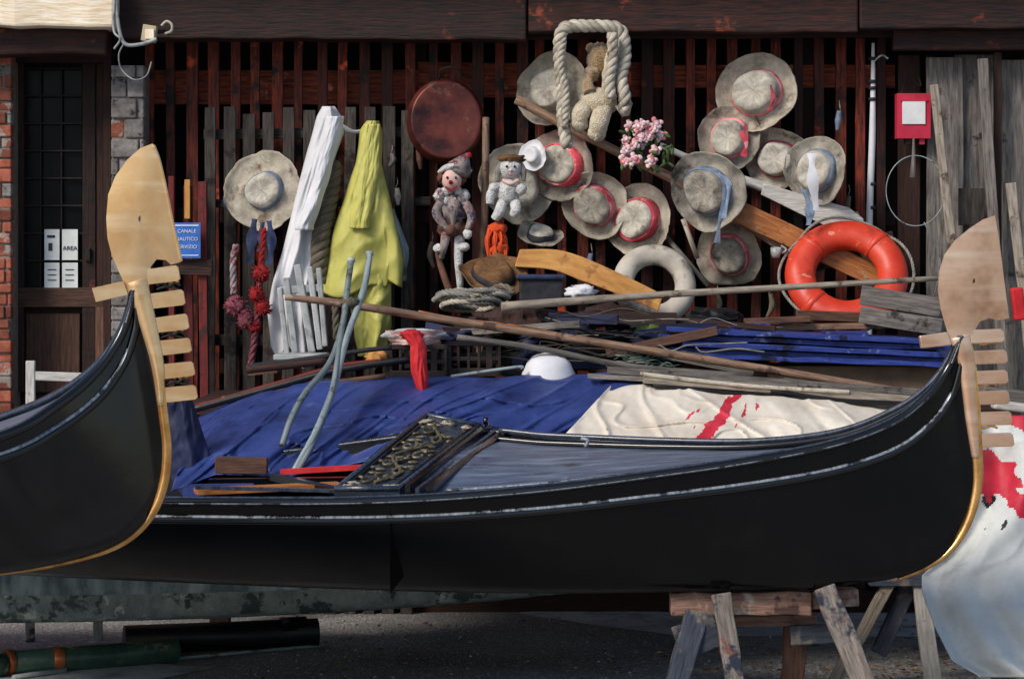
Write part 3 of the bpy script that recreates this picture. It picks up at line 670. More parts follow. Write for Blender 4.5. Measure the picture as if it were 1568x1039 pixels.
# oars & planks
b=B('oar'); b.tube([at(790,152,3.5),at(880,200,3.48),at(1060,288,3.44)],[.026,.024,.028],'oar_wood',tint=.6); b.beam(at(1040,272,3.42),at(1240,392,3.40),.08,.02,'oar_wood',n=6,jit=.002,w1=.13,tint=.3); b.build(bevel=.004)
b=B('oar'); b.tube([at(1010,222,3.46),at(1100,262,3.46),at(1180,290,3.46)],[.016,.022,.03],'white_paint_wood'); b.prism([(1170,280),(1235,300),(1300,318),(1322,335),(1322,352),(1290,358),(1230,330),(1165,298)],3.44,.025,'white_paint_wood'); b.build(bevel=.004)
b=B('varnished_plank'); b.beam(at(1118,318,3.36),at(1345,424,3.34),.115,.03,'orange_wood',n=6,jit=.002); b.build(bevel=.005)
b=B('wooden_plank'); b.beam(at(1300,330,3.5),at(1360,440,3.45),.1,.03,'pale_wood',n=3,jit=.002); b.beam(at(1240,400,3.5),at(1370,370,3.5),.12,.03,'dark_wood'); b.build(bevel=.005)
b=B('broom_handle'); b.tube([at(1018,360,3.5),at(1085,438,3.4)],.014,'grey_plank'); b.tube([at(1046,335,3.4),at(1068,396,3.4)],.014,'pale_wood'); b.build()
def ring(name,c,ax,Rm,rt,m,bands=None):
    b=B(name); M=axisM(c,ax)
    rings=[]
    n=64;k=20
    for i in range(n+1):
        a=6.283185*i/n; rings.append([M@Vector(((Rm+rt*math.cos(q*6.2832/k))*math.cos(a),(Rm+rt*math.cos(q*6.2832/k))*math.sin(a),rt*.85*math.sin(q*6.2832/k)+.006*noise.noise(Vector((math.cos(a)*3,math.sin(a)*3,q*.3))))) for q in range(k)])
    b.loft(rings,m,caps=False)
    if bands:
        for a in bands:
            rg=[]
            for da in (-.07,-.065,.065,.07):
                e=rt*(1.0 if abs(da)>.066 else 1.04)
                rg.append([M@Vector(((Rm+e*math.cos(q*6.2832/k))*math.cos(a+da),(Rm+e*math.cos(q*6.2832/k))*math.sin(a+da),e*.85*math.sin(q*6.2832/k))) for q in range(k)])
            b.loft(rg,m,caps=False)
        pts=[]
        for j in range(33):
            a=6.2832*j/32; e=Rm+rt*(1.02+.35*abs(math.sin(2*(a-.8)))); pts.append(M@Vector((e*math.cos(a),e*math.sin(a),.02*math.sin(4*a))))
        b.rope(pts,.008,'rope_grey')
    b.build()
ring('lifebuoy',at(1296,421,3.2),(-.08,-.86,.5),.238,.080,'orange_ring',bands=(.8,2.35,3.9,5.5))
ring('ring_fender',at(1002,436,3.35),(.1,-.9,.3),.165,.056,'ring_cream')
b=B('foam_board')
def fb(s,t):
    c=catmull([Vector((792,395,0)),Vector((850,398,0)),Vector((900,415,0)),Vector((960,440,0)),Vector((1012,464,0))],21)[int(round(t*20))]
    w=19-9*abs(t-.45); return (c.x+ (1-s*2)*4,c.y+(s*2-1)*w*.9)
rings=[]
for i in range(21):
    t=i/20; a=fb(0,t);c=fb(1,t); y=3.1-.1*t
    rings.append([at(a[0],a[1],y),at(c[0],c[1],y),at(c[0],c[1],y+.1),at(a[0],a[1],y+.1)])
b.loft(rings,'foam_yellow',smooth=False); b.build(bevel=.006)
b=B('plastic_crate')
b.rect(795,425,862,470,2.95,.2,'rib_black'); b.rect(790,420,866,428,2.93,.24,'rib_navy'); b.build(bevel=.01)
b=B('coffee_mug'); b.lathe(axisM(at(1188,388,3.3),(0,-.2,1)),[(.02,-.02),(.026,0),(.028,.03),(.024,.03),(.02,.0)],'white_plastic',n=20); b.tube([at(1196,376,3.3),at(1204,382,3.3),at(1197,388,3.3)],.005,'white_plastic'); b.build()
b=B('hanging_odds')
for (u,v,l) in ((608,288,26),(640,230,30),(662,370,40),(905,388,26),(1060,250,22),(1300,300,40),(1098,450,30),(1180,450,36),(345,300,24),(600,235,20),(1285,170,30)):
    y=3.52; b.tube([at(u,v-16,3.7),at(u+1,v-8,y),at(u+rr(-3,3),v,y)],.003,'rope_grey',n=5); b.tube([at(u,v,y),at(u+rr(-4,4),v+l*.5,y),at(u+rr(-6,6),v+l,y)],[.012,.018,.008],random.choice(['grey_plank','rope_brown','rope_white','rib_blue','trestle_brown']),n=7)
b.build()

# ---------------------------------------------------------------- workbench and pile
b=B('workbench')
zt=1.33
for i in range(5): b.beam((-1.55,2.15+i*.27,zt-.03),(2.4,2.15+i*.27,zt-.03),.05,.255,'dark_wood',n=3)
for x in (-1.5,1.1,2.3): b.beam((x,3.1,0),(x,3.1,zt-.055),.1,.1,'dark_wood')
b.beam((2.3,2.2,0),(2.3,2.2,zt-.055),.1,.1,'dark_wood')
b.beam((-1.5,2.1,zt-.14),(2.4,2.1,zt-.14),.12,.04,'dark_wood'); b.build(bevel=.004)
b=B('clutter_pile')
for i in range(46):
    u=rr(640,1060);v=rr(484,565);y=rr(2.25,3.1);L_=rr(60,200);a=rr(-.22,.22)
    b.beam(at(u,v,y),at(u+L_*math.cos(a),v+L_*math.sin(a),y+rr(-.2,.2)),rr(.012,.06),rr(.012,.03),random.choice(['dark_wood','grey_wood','trestle_brown','black_rubber','dark_wood','tarp_navy','grey_plank']))
for i in range(22):
    u=rr(640,1120);v=rr(480,560);y=rr(2.3,2.9)
    b.blob(at(u,v,y),(rr(.05,.14),rr(.05,.12),rr(.03,.06)),random.choice(['black_rubber','tarp_navy','dark_wood','rib_black','dark_wood']),amp=.4,freq=2)
for i in range(44):
    u=rr(680,1080);v=rr(474,565);y=rr(2.2,2.5)
    b.tube([at(u,v,y),at(u+rr(10,50),v+rr(-10,10),y),at(u+rr(50,90),v+rr(-8,12),y),at(u+rr(90,160),v+rr(-6,18),y)],rr(.002,.005),random.choice(['rope_grey','black_rubber','grey_wood','rope_brown','rope_grey','rib_black']),n=6)
b.build(bevel=.003)
b=B('rope_coil'); y=2.75
for i in range(9):
    cu,cv=724+rr(-10,10),462+rr(-8,8)-i*1.2; ru=rr(34,56)
    b.rope([at(cu+ru*math.cos(a),cv+7*math.sin(a)+rr(-1.5,1.5),y+.14*math.sin(a)) for a in [rr(0,.5)+j*.7 for j in range(10)]],.014,'rope_white' if i%2 else 'rope_grey',pitch=.08)
b.rope([at(775,462,y-.2),at(790,478,y-.2),at(805,476,y-.2),at(800,490,y-.2)],.012,'rope_grey')
b.rope([at(745,448,2.9),at(765,438,2.85),at(785,445,2.8),at(770,458,2.75)],.016,'rope_brown'); b.build()
b=B('fishing_net')
for i in range(30):
    u=rr(925,1010);v=rr(535,572); b.tube([at(u,v,2.15),at(u+rr(8,20),v+rr(-8,8),2.12),at(u+rr(20,45),v+rr(-4,8),2.14)],.003,random.choice(['net_green','rope_grey','green_hull']),n=5)
b.blob(at(995,512,2.7),(.08,.05,.045),'leaf',amp=.4); b.build()
b=B('bottle_crate')
def crate(b,u0,v0,u1,v1,y,dep,m):
    a=at(u0,v0,y);c=at(u1,v1,y); w=c.x-a.x; h=a.z-c.z; cx=(a.x+c.x)/2
    for yy in (y,y+dep):
        b.box((cx,yy,a.z-.012),(w,.02,.024),m); b.box((cx,yy,c.z+.02),(w,.02,.04),m); b.box((cx,yy+.004,(a.z+c.z)/2),(w,.016,.02),m)
        n=int(w/.045)
        for i in range(n+1): b.box((a.x+w*i/n,yy+.003,(a.z+c.z)/2),(.014 if i%4 else .03,.018,h-.01),m)
    for xx in (a.x+.01,c.x-.01): b.box((xx,y+dep/2,(a.z+c.z)/2),(.018,dep-.03,h-.02),m)
    b.box((cx,y+dep/2,c.z+.006),(w-.02,dep-.02,.01),m)
crate(b,596,527,682,580,2.1,.3,'crate'); b.build(bevel=.003)
b=B('bottle_crate'); crate(b,686,522,765,576,2.18,.3,'crate'); b.build(bevel=.003)
b=B('cap'); b.lathe(axisM(at(840,572,2.1),(0,-.25,1)),[(.125,-.005),(.128,0),(.12,.012),(.105,.05),(.08,.078),(.045,.092),(.005,.096)],'cloth_white',n=30); b.build()
b=B('fabric_bundle')
cloth([(505,590),(528,600)],[(505,680),(528,672)],506,528,2.2,'doll_pink',bulge=.12,fold=.02,kf=2,seed=11,b=b); b.blob(at(636,512,2.2),(.15,.09,.025),'cloth_white',amp=.25); b.build(solid=.004)
b=B('red_scarf')
cloth([(508,612),(530,628),(570,630),(600,640),(632,650)],[(508,640),(530,652),(560,654),(600,656),(632,655)],508,632,1.80,'red_cloth',bulge=.03,fold=.014,kf=1,seed=12,b=b,nv=40,nu=40)
b.blob(at(630,512,1.95),(.05,.12,.02),'red_cloth',amp=.3); b.build(solid=.004)
b=B('folded_cloth'); b.blob(at(888,447,3.0),(.08,.08,.035),'cloth_white',amp=.3); b.build()
b=B('blue_shutter_stack')
for i,(u0,v0,u1,v1,dy) in enumerate(((1016,502,1428,522,0),(1010,512,1444,531,.03),(1040,523,1436,541,-.02),(1024,533,1446,549,.02),(1060,541,1440,556,0))):
    p0=at(u0,v0,2.5+dy);p1=at(u1,v1,2.5+dy)
    b.beam(p0,p1,.024,.5,'panel_blue',n=8,jit=.003)
b.rect(1120,496,1180,506,2.45,.2,'panel_blue'); b.rect(1265,508,1330,518,2.4,.2,'panel_blue'); b.build(bevel=.003)
b=B('cardboard_box'); b.rect(1175,560,1440,618,2.35,.4,'cardboard'); b.rect(1070,556,1180,590,2.4,.35,'cardboard'); b.build(bevel=.006)
b=B('timber_block'); M_=Matrix.Rotation(.16,3,'Y')@Matrix.Rotation(-.3,3,'Z')
b.box(at(1384,462,2.6),(.40,.22,.095),'grey_plank',rot=M_); b.box(at(1384,492,2.6),(.41,.22,.085),'grey_plank',rot=M_); b.build(bevel=.006)
b=B('scrap_boards'); b.beam(at(1140,492,2.7),at(1240,488,2.7),.03,.1,'trestle_brown'); b.beam(at(1150,502,2.75),at(1360,498,2.75),.03,.1,'oar_wood'); b.beam(at(1220,482,3.0),at(1330,486,3.0),.05,.1,'trestle_brown'); b.build(bevel=.004)
b=B('long_pole'); b.tube([at(436,455,1.95),at(520,464,1.98),at(660,486,2.05),at(900,522,2.1),at(1180,566,2.1),at(1420,606,2.1)],[.014,.02,.02,.02,.02,.018],'oar_wood',tint=.4); b.build()
b=B('long_pole'); b.tube([at(768,469,2.1),at(1000,452,2.2),at(1200,440,2.2),at(1436,426,2.2)],[.022,.018,.016,.013],'pale_wood',tint=.2); b.build()
b=B('long_pole'); b.tube([at(640,480,2.2),at(700,492,2.2),at(790,503,2.2),at(890,520,2.2)],[.018,.02,.02,.016],'orange_wood'); b.build()
b=B('long_pole'); b.tube([at(700,516,2.0),at(830,534,2.05),at(960,560,2.1),at(1150,576,2.1)],.015,'grey_plank'); b.build()
b=B('rail_boards')
for (a0,a1,w,y,m) in (((930,566),(1410,600),.03,1.95,'grey_plank'),((985,580),(1400,612),.035,1.85,'pale_wood'),((900,575),(1220,592),.022,1.9,'grey_plank'),((1200,585),(1420,610),.04,1.98,'grey_plank')):
    b.beam(at(a0[0],a0[1],y),at(a1[0],a1[1],y),w,.06,m,n=5,jit=.001)
for (a0,a1,m) in (((980,572),(1300,600),'rope_white'),((1000,590),(1400,618),'black_rubber'),((1180,598),(1420,622),'black_rubber')):
    b.tube([at(a0[0],a0[1],1.82),at((a0[0]+a1[0])/2,(a0[1]+a1[1])/2+4,1.82),at(a1[0],a1[1],1.82)],.01,m)
b.tube([at(690,576,2.0),at(790,562,2.0),at(800,564,2.0)],.008,'grey_pipe'); b.build(bevel=.002)
b=B('curved_oars')
for (pts,r,m) in (([(290,628),(400,598),(520,566),(640,548)],.018,'black_rubber'),([(300,622),(420,588),(520,560),(600,552)],.012,'red_paint_wood'),([(380,560),(450,552),(560,536),(600,532)],.012,'rib_black'),([(378,566),(430,560),(500,552)],.02,'dark_wood'),([(340,610),(480,590),(590,575)],.012,'trestle_brown')):
    b.tube([at(u,v,1.95) for u,v in pts],r,m)
b.beam(at(380,566,2.1),at(425,562,2.1),.05,.1,'trestle_brown'); b.blob(at(578,548,2.1),(.05,.05,.04),'foam_yellow',amp=.3); b.build()
b=B('flexible_pipe')
b.tube([at(u,v,y) for u,v,y in ((566,388,1.9),(560,430,1.8),(548,470,1.7),(530,520,1.5),(512,590,1.3),(484,660,1.0),(450,722,.85))],.0150,'grey_pipe',k=50)
b.tube([at(566,384,1.9),at(566,392,1.9)],.019,'white_plastic'); b.build()
b=B('flexible_pipe')
b.tube([at(u,v,y) for u,v,y in ((538,398,1.85),(532,440,1.75),(524,500,1.6),(505,555,1.4),(470,598,1.2),(446,640,1.05),(432,682,.98))],.0145,'grey_pipe',k=50)
b.tube([at(538,394,1.85),at(538,402,1.85)],.019,'white_plastic'); b.tube([at(524,500,1.55),at(508,600,1.25),at(478,680,.95),at(455,722,.85)],.013,'grey_pipe')
b.blob(at(535,463,1.7),(.04,.03,.025),'rope_brown',amp=.3); b.build()
# tarps
def drape(name,top,bu0,bu1,vbf,yt,ybf,m,seed,amp=.035,nu=160,nv=70,matfn=None,fx=9,lean=1.5):
    b=B(name)
    us=[p[0] for p in top]
    def fn(s,t):
        u=us[0]+(us[-1]-us[0])*s; vt=interp(top,u); ub=bu0+(bu1-bu0)*s; vb=vbf(ub); yb=ybf(ub)
        uu=u+(ub-u)*t; v=vt+(vb-vt)*t
        y=yt+(yb-yt)*(t**.75)
        w=s*fx+lean*t+.7*noise.noise(Vector((s*3,t*2,seed+40)))
        f=noise.noise(Vector((w,t*.7,seed)))+.45*noise.noise(Vector((w*2.3,t*1.2,seed+3)))
        # sharp gathered creases running down the cloth
        c1=max(0,1-abs(noise.noise(Vector((w*1.1,t*.9,seed+8))))*6)**2
        c2=max(0,1-abs(noise.noise(Vector((s*4+t*3,t*2-s*5,seed+18))))*9)**2
        soft=noise.noise(Vector((s*4,t*3,seed+30)))
        y-=amp*(f*1.3+.6*c1+.45*c2+.7*soft)*(.3+.9*t)*(1-.6*max(0,t-.75)/.25)+.004*noise.noise(Vector((s*50,t*20,seed)))
        v+= 4*noise.noise(Vector((s*10,0,seed+20)))*(1-t)
        return at(uu,v,y)
    b.grid(fn,nv,nu,m,matfn=matfn); b.build(solid=.004)
drape('blue_tarpaulin',[(300,640),(360,612),(400,596),(460,584),(540,577),(700,577),(860,574),(950,568),(1000,572)],262,900,
  lambda u:interp([(262,752),(330,726),(440,730),(560,706),(640,684),(700,676),(760,720),(900,760)],u),2.05,lambda u:interp([(262,.85),(600,.9),(680,1.12),(780,1.25)],u),'tarp_blue',2,amp=.085,nu=260,nv=100,fx=12,lean=2.5)
def redf(t,s):
    u=900+ (1430-900)*s; v=590+(720-590)*t
    c=1106-(v-600)*.25+6*noise.noise(Vector((v*.05,0,0))); w=8+10*min(1,max(0,(v-600)/60))
    if v<690 and abs(u-c)<w*(.6+.8*abs(noise.noise(Vector((v*.09,3,0))))) and v>596: return 'red_stain'
    if noise.noise(Vector((u*.12,v*.06,3)))>.48 and 1050<u<1150: return 'red_stain'
    return 'tarp_white'
drape('white_tarpaulin',[(935,590),(1000,588),(1100,593),(1200,600),(1300,612),(1440,636)],800,1470,lambda u:735,1.90,lambda u:1.18,'tarp_white',5,amp=.08,nu=280,nv=100,matfn=redf,fx=7,lean=-2.2)
b=B('navy_tarpaulin')
cloth([(600,258),(760,256)],[(600,290),(680,316),(770,345)],600,775,1.1,'tarp_navy',bulge=.04,fold=.02,kf=1.5,seed=15,b=b,hj=0); b.build(solid=.004)
b=B('timber_offcut'); b.box(at(370,712,.78),(.22,.06,.07),'trestle_brown',rot=Matrix.Rotation(.02,3,'Y')); b.build(bevel=.004)

# ---------------------------------------------------------------- old boat behind
b=B('rowing_boat')
st=[(-500,780,965),(-100,780,958),(200,782,953),(450,785,944),(650,790,933),(820,795,920),(960,800,906),(1060,805,880),(1120,800,840)]
rings=[]
cs=catmull([Vector(s) for s in st],60)
prof=[(-1,0),(-1.0,.25),(-.995,.45),(-.985,.58),(-.98,.62),(-.965,.74),(-.945,.86),(-.91,.94),(-.8,.99),(0,1.02),(.8,.99),(.91,.9),(.96,.7),(1,.3),(1,0)]
for i,c in enumerate(cs):
    t=i/59; w=.55*(1-t**3)+.02; yc=1.75; ring=[]
    for (yf,vf) in prof:
        vv=c.y+(c.z-c.y)*vf; D=1.2-CAMY
        ring.append(Vector(((c.x-784)*D/F,yc+yf*w,HZ-(vv-400)*D/F)))
    rings.append(ring)
def bm(i,k): return 'green_gloss' if k<.29 or k>.9 else 'green_hull'
b.loft(rings,'green_hull',closed=False,caps=False,matfn=bm)
b.build(solid=.02)
b=B('keel_blocks')
for x in (-3.6,-3.0): b.box((x,1.9,.25),(.2,.5,.34),'trestle_brown')
b.build(bevel=.01)
# ---------------------------------------------------------------- gondolas
def gondola(name,ST,deck_from,hm,n=90,crown=.03,mold=(.17,),railr=.014,openc=False):
    b=B(name)
    Nn=catmull([at(*s[0]) for s in ST],n); Fr=catmull([at(*s[1]) for s in ST],n)
    Bo=catmull([at(s[2][0],s[2][1],s[0][2]+.22*(s[1][2]-s[0][2])) for s in ST],n)
    K=12
    def side(i,s): 
        N_,B_=Nn[i],Bo[i]; h=s**1.7; return Vector((N_.x+(B_.x-N_.x)*s, N_.y+(B_.y-N_.y)*h, N_.z+(B_.z-N_.z)*s))
    def fside(i,s):
        F_=Fr[i]; d=(Fr[i]-Nn[i]); B_=Bo[i]+Vector((d.x,d.y,0))*.56; h=s**1.7
        return Vector((F_.x+(B_.x-F_.x)*s, F_.y+(B_.y-F_.y)*h, F_.z+(B_.z-F_.z)*s))
    rings=[[side(i,k/K) for k in range(K+1)]+[fside(i,k/K) for k in range(K,-1,-1)] for i in range(n)]
    b.loft(rings,hm,closed=False,caps=False)
    d0=int(deck_from*(n-1))
    def dk(i,s):
        p=Nn[i].lerp(Fr[i],s); w=(Fr[i]-Nn[i]).length; p=p.copy(); p.z+=crown*w*math.sin(math.pi*s)-.012; return p
    b.loft([[dk(i,s/14) for s in range(15)] for i in range(d0,n)],'deck_grey',closed=False,caps=False)
    if openc:
        rin=[]
        for i in range(0,d0+1):
            c=(Nn[i]+Fr[i])/2
            rg=[]
            for p in rings[i]:
                q=c+(p-c)*.93; q.z=max(q.z,Bo[i].z+.06) if q.z<c.z else p.z; rg.append(q)
            rin.append(rg)
        b.loft(rin,'hull_black',closed=False,caps=False)
        b.loft([[dk(d0,s/14) for s in range(15)],[dk(d0,s/14)-Vector((0,0,.35)) for s in range(15)]],'hull_black',closed=False,caps=False)
    def rail(fn,r,m,dz=0):
        path=[fn(i)+Vector((0,0,dz)) for i in range(0,n)]
        b.tube(path,r,m,k=len(path)*2,n=8)
    rail(lambda i:Nn[i]+Vector((0,-.004,0)),railr,'black_gloss')
    rail(lambda i:Nn[i]+Vector((0,.012,.012)),railr*.55,'moulding_dk')
    rail(lambda i:Nn[i]+Vector((0,-.016,-.004)),railr*.28,'moulding')
    rail(lambda i:Fr[i],railr,'black_gloss')
    rail(lambda i:Fr[i]+Vector((0,-.02,.004)),railr*.5,'moulding_dk')
    for q in mold:
        rail(lambda i:side(i,q)+Vector((0,-.004,0)),railr*.5,'moulding')
        rail(lambda i:side(i,q)+Vector((0,-.001,0)),railr*.9,'black_gloss',dz=-.012)
    return b,Nn,Fr,side,dk
ST=[((-320,765,-.1),(-160,700,1.2),(-300,865)),((240,768,-.15),(330,700,1.15),(240,890)),((565,767,-.15),(690,662,1.02),(600,904)),((800,752,-.15),(850,672,.85),(830,908)),
 ((1000,727,-.14),(1030,682,.62),(1010,906)),((1150,705,-.12),(1165,684,.42),(1160,903)),((1280,679,-.1),(1285,670,.22),(1290,896)),((1370,645,-.06),(1372,636,.1),(1388,880)),
 ((1422,604,-.03),(1423,600,.04),(1445,848)),((1450,566,0),(1450,564,.02),(1482,795)),((1464,534,0.),(1464,533,.01),(1494,715)),((1472,515,0.),(1472,515,.004),(1490,610))]
b,Nn,Fr,side,dk=gondola('gondola',ST,.20,'hull_black',n=110,openc=True,railr=.017)
path=[Nn[i].lerp(Fr[i],.86)+Vector((0,0,.012)) for i in range(24,108)]; b.tube(path,.011,'black_gloss',k=160,n=8)
path=[Nn[i].lerp(Fr[i],.93)+Vector((0,0,.03)) for i in range(24,108)]; b.tube(path,.012,'moulding_dk',k=160,n=8)
path=[Nn[i].lerp(Fr[i],.09)+Vector((0,0,.004)) for i in range(24,106)]; b.tube(path,.007,'moulding',k=160,n=8)
c00,c10,c11,c01=at(512,757,-.1),at(612,757,-.1),at(737,660,.98),at(650,643,.98)
def slab(q,th,m,off=0):
    b.loft([[q[0]+Vector((0,0,off)),q[1]+Vector((0,0,off)),q[1]+Vector((0,0,off-th)),q[0]+Vector((0,0,off-th))],[q[3]+Vector((0,0,off)),q[2]+Vector((0,0,off)),q[2]+Vector((0,0,off-th)),q[3]+Vector((0,0,off-th))]],m,smooth=False)
slab((c00,c10,c11,c01),.05,'moulding_dk',.02)
def cp(a,c,z=.024): 
    p=(c00*(1-a)+c10*a)*(1-c)+(c01*(1-a)+c11*a)*c; return p+Vector((0,0,z))
b.tube([cp(0.03,0),cp(.03,1)],.010,'moulding_dk'); b.tube([cp(.97,0),cp(.97,1)],.010,'moulding_dk'); b.tube([cp(0,1),cp(1,1)],.012,'moulding_dk'); b.tube([cp(0,.0),cp(1,.0)],.012,'moulding_dk')
b.tube([cp(0.12,.02),cp(.12,.98)],.005,'black_gloss'); b.tube([cp(.88,.02),cp(.88,.98)],.005,'black_gloss')
for (x0,x1,z,m) in ((1.08,1.16,.04,'black_gloss'),(1.24,1.30,.025,'moulding_dk'),(1.40,1.52,.035,'black_gloss')):
    b.loft([[cp(x0,0,z),cp(x1,0,z),cp(x1,0,-.04),cp(x0,0,-.04)],[cp(x0,1,z),cp(x1,1,z),cp(x1,1,-.04),cp(x0,1,-.04)]],m,smooth=False)
stem=[cp(.5+.2*math.sin(c*11),.08+c*.84,.026) for c in [i/24 for i in range(25)]]
b.tube(stem,.007,'carve_gold',n=7,k=60)
for j in range(7):
    c0=.12+j*.115; sg=1 if j%2 else -1; aa=.5+sg*.17
    pts=[]
    for k in range(13):
        th=k*.55*sg+1.2; r=.13*(1-k/15); pts.append(cp(aa+r*math.cos(th),c0+.45*r*math.sin(th),.026))
    b.tube(pts,[.008,.006,.003],'carve_gold',n=6)
    for q in range(6):
        th=q*.9+rr(0,.6); rad=.2; b.blob(cp(aa+rad*math.cos(th)*.8,c0+.09*math.sin(th),.023),(.010,.024,.007),'carve_gold',n=8,rot=Matrix.Rotation(-th+rr(-.4,.4),3,'Z'),amp=.3)
for (a,c) in ((.2,.06),(.82,.05),(.16,.93),(.85,.93),(.5,.97)):
    for q in range(5): b.blob(cp(a+rr(-.08,.08),c+rr(-.025,.025),.022),(rr(.012,.022),rr(.02,.032),.007),'carve_pale',amp=.35,n=10,rot=Matrix.Rotation(rr(0,3),3,'Z'))
b.tube([cp(1.08,1.0,.03),cp(1.08,1.0,.065)],.012,'black_gloss'); b.tube([at(896,684,.55),at(900,674,.55),at(890,671,.56)],.008,'moulding')
b.beam(at(300,752,.15),at(520,742,.3),.02,.12,'orange_wood'); b.beam(at(285,750,.35),at(385,749,.35),.03,.25,'tarp_blue')
b.beam(at(320,738,.6),at(560,735,.6),.03,.05,'black_gloss'); b.beam(at(430,722,.8),at(600,712,.8),.02,.06,'red_cloth'); b.beam(at(300,746,.05),at(560,752,.02),.012,.04,'moulding_dk')
b.beam(at(420,730,.5),at(520,752,.1),.03,.04,'black_gloss')
def ribbon(b,pts,w,y,th,m,k=60):
    P=catmull([Vector((p[0],p[1],0)) for p in pts],k); Lf=[];Rt=[]
    for i,p in enumerate(P):
        T=(P[min(k-1,i+1)]-P[max(0,i-1)]).normalized(); nn=Vector((-T.y,T.x,0)); t=i/(k-1)*(len(w)-1); j=min(int(t),len(w)-2); ww=w[j]+(w[j+1]-w[j])*(t-j)
        Lf.append(p+nn*ww/2); Rt.append(p-nn*ww/2)
    rings=[]
    for a,c in zip(Lf,Rt):
        A=at(a.x,a.y,y); C=at(c.x,c.y,y); Mi=(A+C)/2; t2=Vector((0,th/2,0))
        rings.append([A-t2*.55,A.lerp(C,.25)-t2*.95,Mi-t2*1.1,A.lerp(C,.75)-t2*.95,C-t2*.55,C+t2*.55,Mi+t2*1.1,A+t2*.55])
    b.loft(rings,m,smooth=True)
b.build()
b=B('gondola_prow_iron'); y=.002
b.pillow([(1523,330),(1505,336),(1484,350),(1462,368),(1446,390),(1438,416),(1436,445),(1440,472),(1447,496),(1455,522),(1462,536),(1488,530),(1491,508),(1500,492),(1514,487),(1528,490),(1545,487),(1541,458),(1536,420),(1530,370)],(1490,430),y,.012,.009,'ferro_grey')
b.prism([(1407,514),(1450,508),(1456,528),(1410,533)],y,.034,'ferro_grey')
ribbon(b,[(1474,520),(1482,560),(1490,620),(1497,700),(1496,750),(1482,800),(1455,842),(1418,868),(1375,886)],[26,25,22,16,14,12,10,9,6],y,.03,'brass')
ribbon(b,[(1470,515),(1480,560),(1488,640),(1494,700)],[28,25,20,12],y-.001,.040,'ferro_grey',k=30)
for i,(v,ue) in enumerate(((503,1536),(535,1541),(566,1542),(597,1544),(629,1548),(662,1551))):
    b.prism([(1484,v+2),(ue-4,v),(ue,v+3),(ue+2,v+18),(ue-2,v+21),(1486,v+23)],y,.018,'ferro_grey')
for v in (527,590,655): b.tube([at(1495,v-3,y),at(1506,v,y),at(1518,v-3,y),at(1528,v,y)],.005,'brass')
b.build(bevel=.004)
ST2=[((-520,790,-2.0),(-470,740,-.9),(-500,905)),((-200,722,-1.98),(-190,700,-1.05),(-200,893)),((0,668,-1.82),(0,640,-1.22),(0,878)),((85,622,-1.68),(86,605,-1.36),(110,856)),
 ((145,572,-1.58),(146,562,-1.44),(192,824)),((183,518,-1.52),(183,513,-1.48),(236,772)),((200,470,-1.5),(200,469,-1.49),(256,700)),((206,445,-1.5),(206,445,-1.496),(246,590))]
b,Nn,Fr,side,dk=gondola('gondola',ST2,.0,'hull_brown',n=80,mold=(.13,),railr=.017)
b.build()
b=B('gondola_prow_iron'); y=-1.5
b.pillow([(234,220),(215,227),(195,245),(177,270),(166,298),(163,335),(165,365),(172,392),(182,415),(194,440),(200,456),(228,448),(229,424),(231,408),(240,397),(254,398),(262,405),(277,401),(270,370),(262,335),(252,285),(243,245)],(215,335),y,.012,.009,'ferro_steel')
b.tube([at(u,v,y-.004) for u,v in ((235,222),(244,247),(253,286),(263,336),(271,371),(277,400))],.006,'ferro_steel')
b.prism([(142,441),(190,430),(197,451),(148,462)],y,.036,'ferro_steel')
ribbon(b,[(212,444),(226,500),(240,560),(250,630),(256,690),(250,745),(230,790),(195,825),(145,848),(70,866),(0,876),(-80,884)],[24,20,16,14,14,14,13,12,10,9,8,8],y,.034,'brass')
ribbon(b,[(210,430),(228,500),(242,560),(247,620)],[30,24,18,10],y-.001,.042,'ferro_steel',k=30)
for i,(v,u0,ue) in enumerate(((408,226,273),(445,233,281),(482,238,287),(517,243,291),(553,246,296),(589,248,300))):
    v2=v-2 if i<3 else v
    b.prism([(u0-6,v+5),(ue-4,v2),(ue,v2+3),(ue+3,v+19),(ue-1,v+22),(u0-4,v+28)],y,.018,'ferro_steel')
for i,v in enumerate((437,511,583)):
    u0=240+i*7
    b.tube([at(u0,v,y),at(u0+9,v-4,y),at(u0+18,v+2,y),at(u0+28,v-4,y),at(u0+36,v,y)],.006,'iron'); b.tube([at(u0,v+6,y),at(u0+14,v+2,y),at(u0+34,v+6,y)],.004,'iron')
    for k in range(4): b.blob(at(u0+4+k*9,v-6,y),(.008,.006,.008),'brass',n=8)
b.build(bevel=.004)

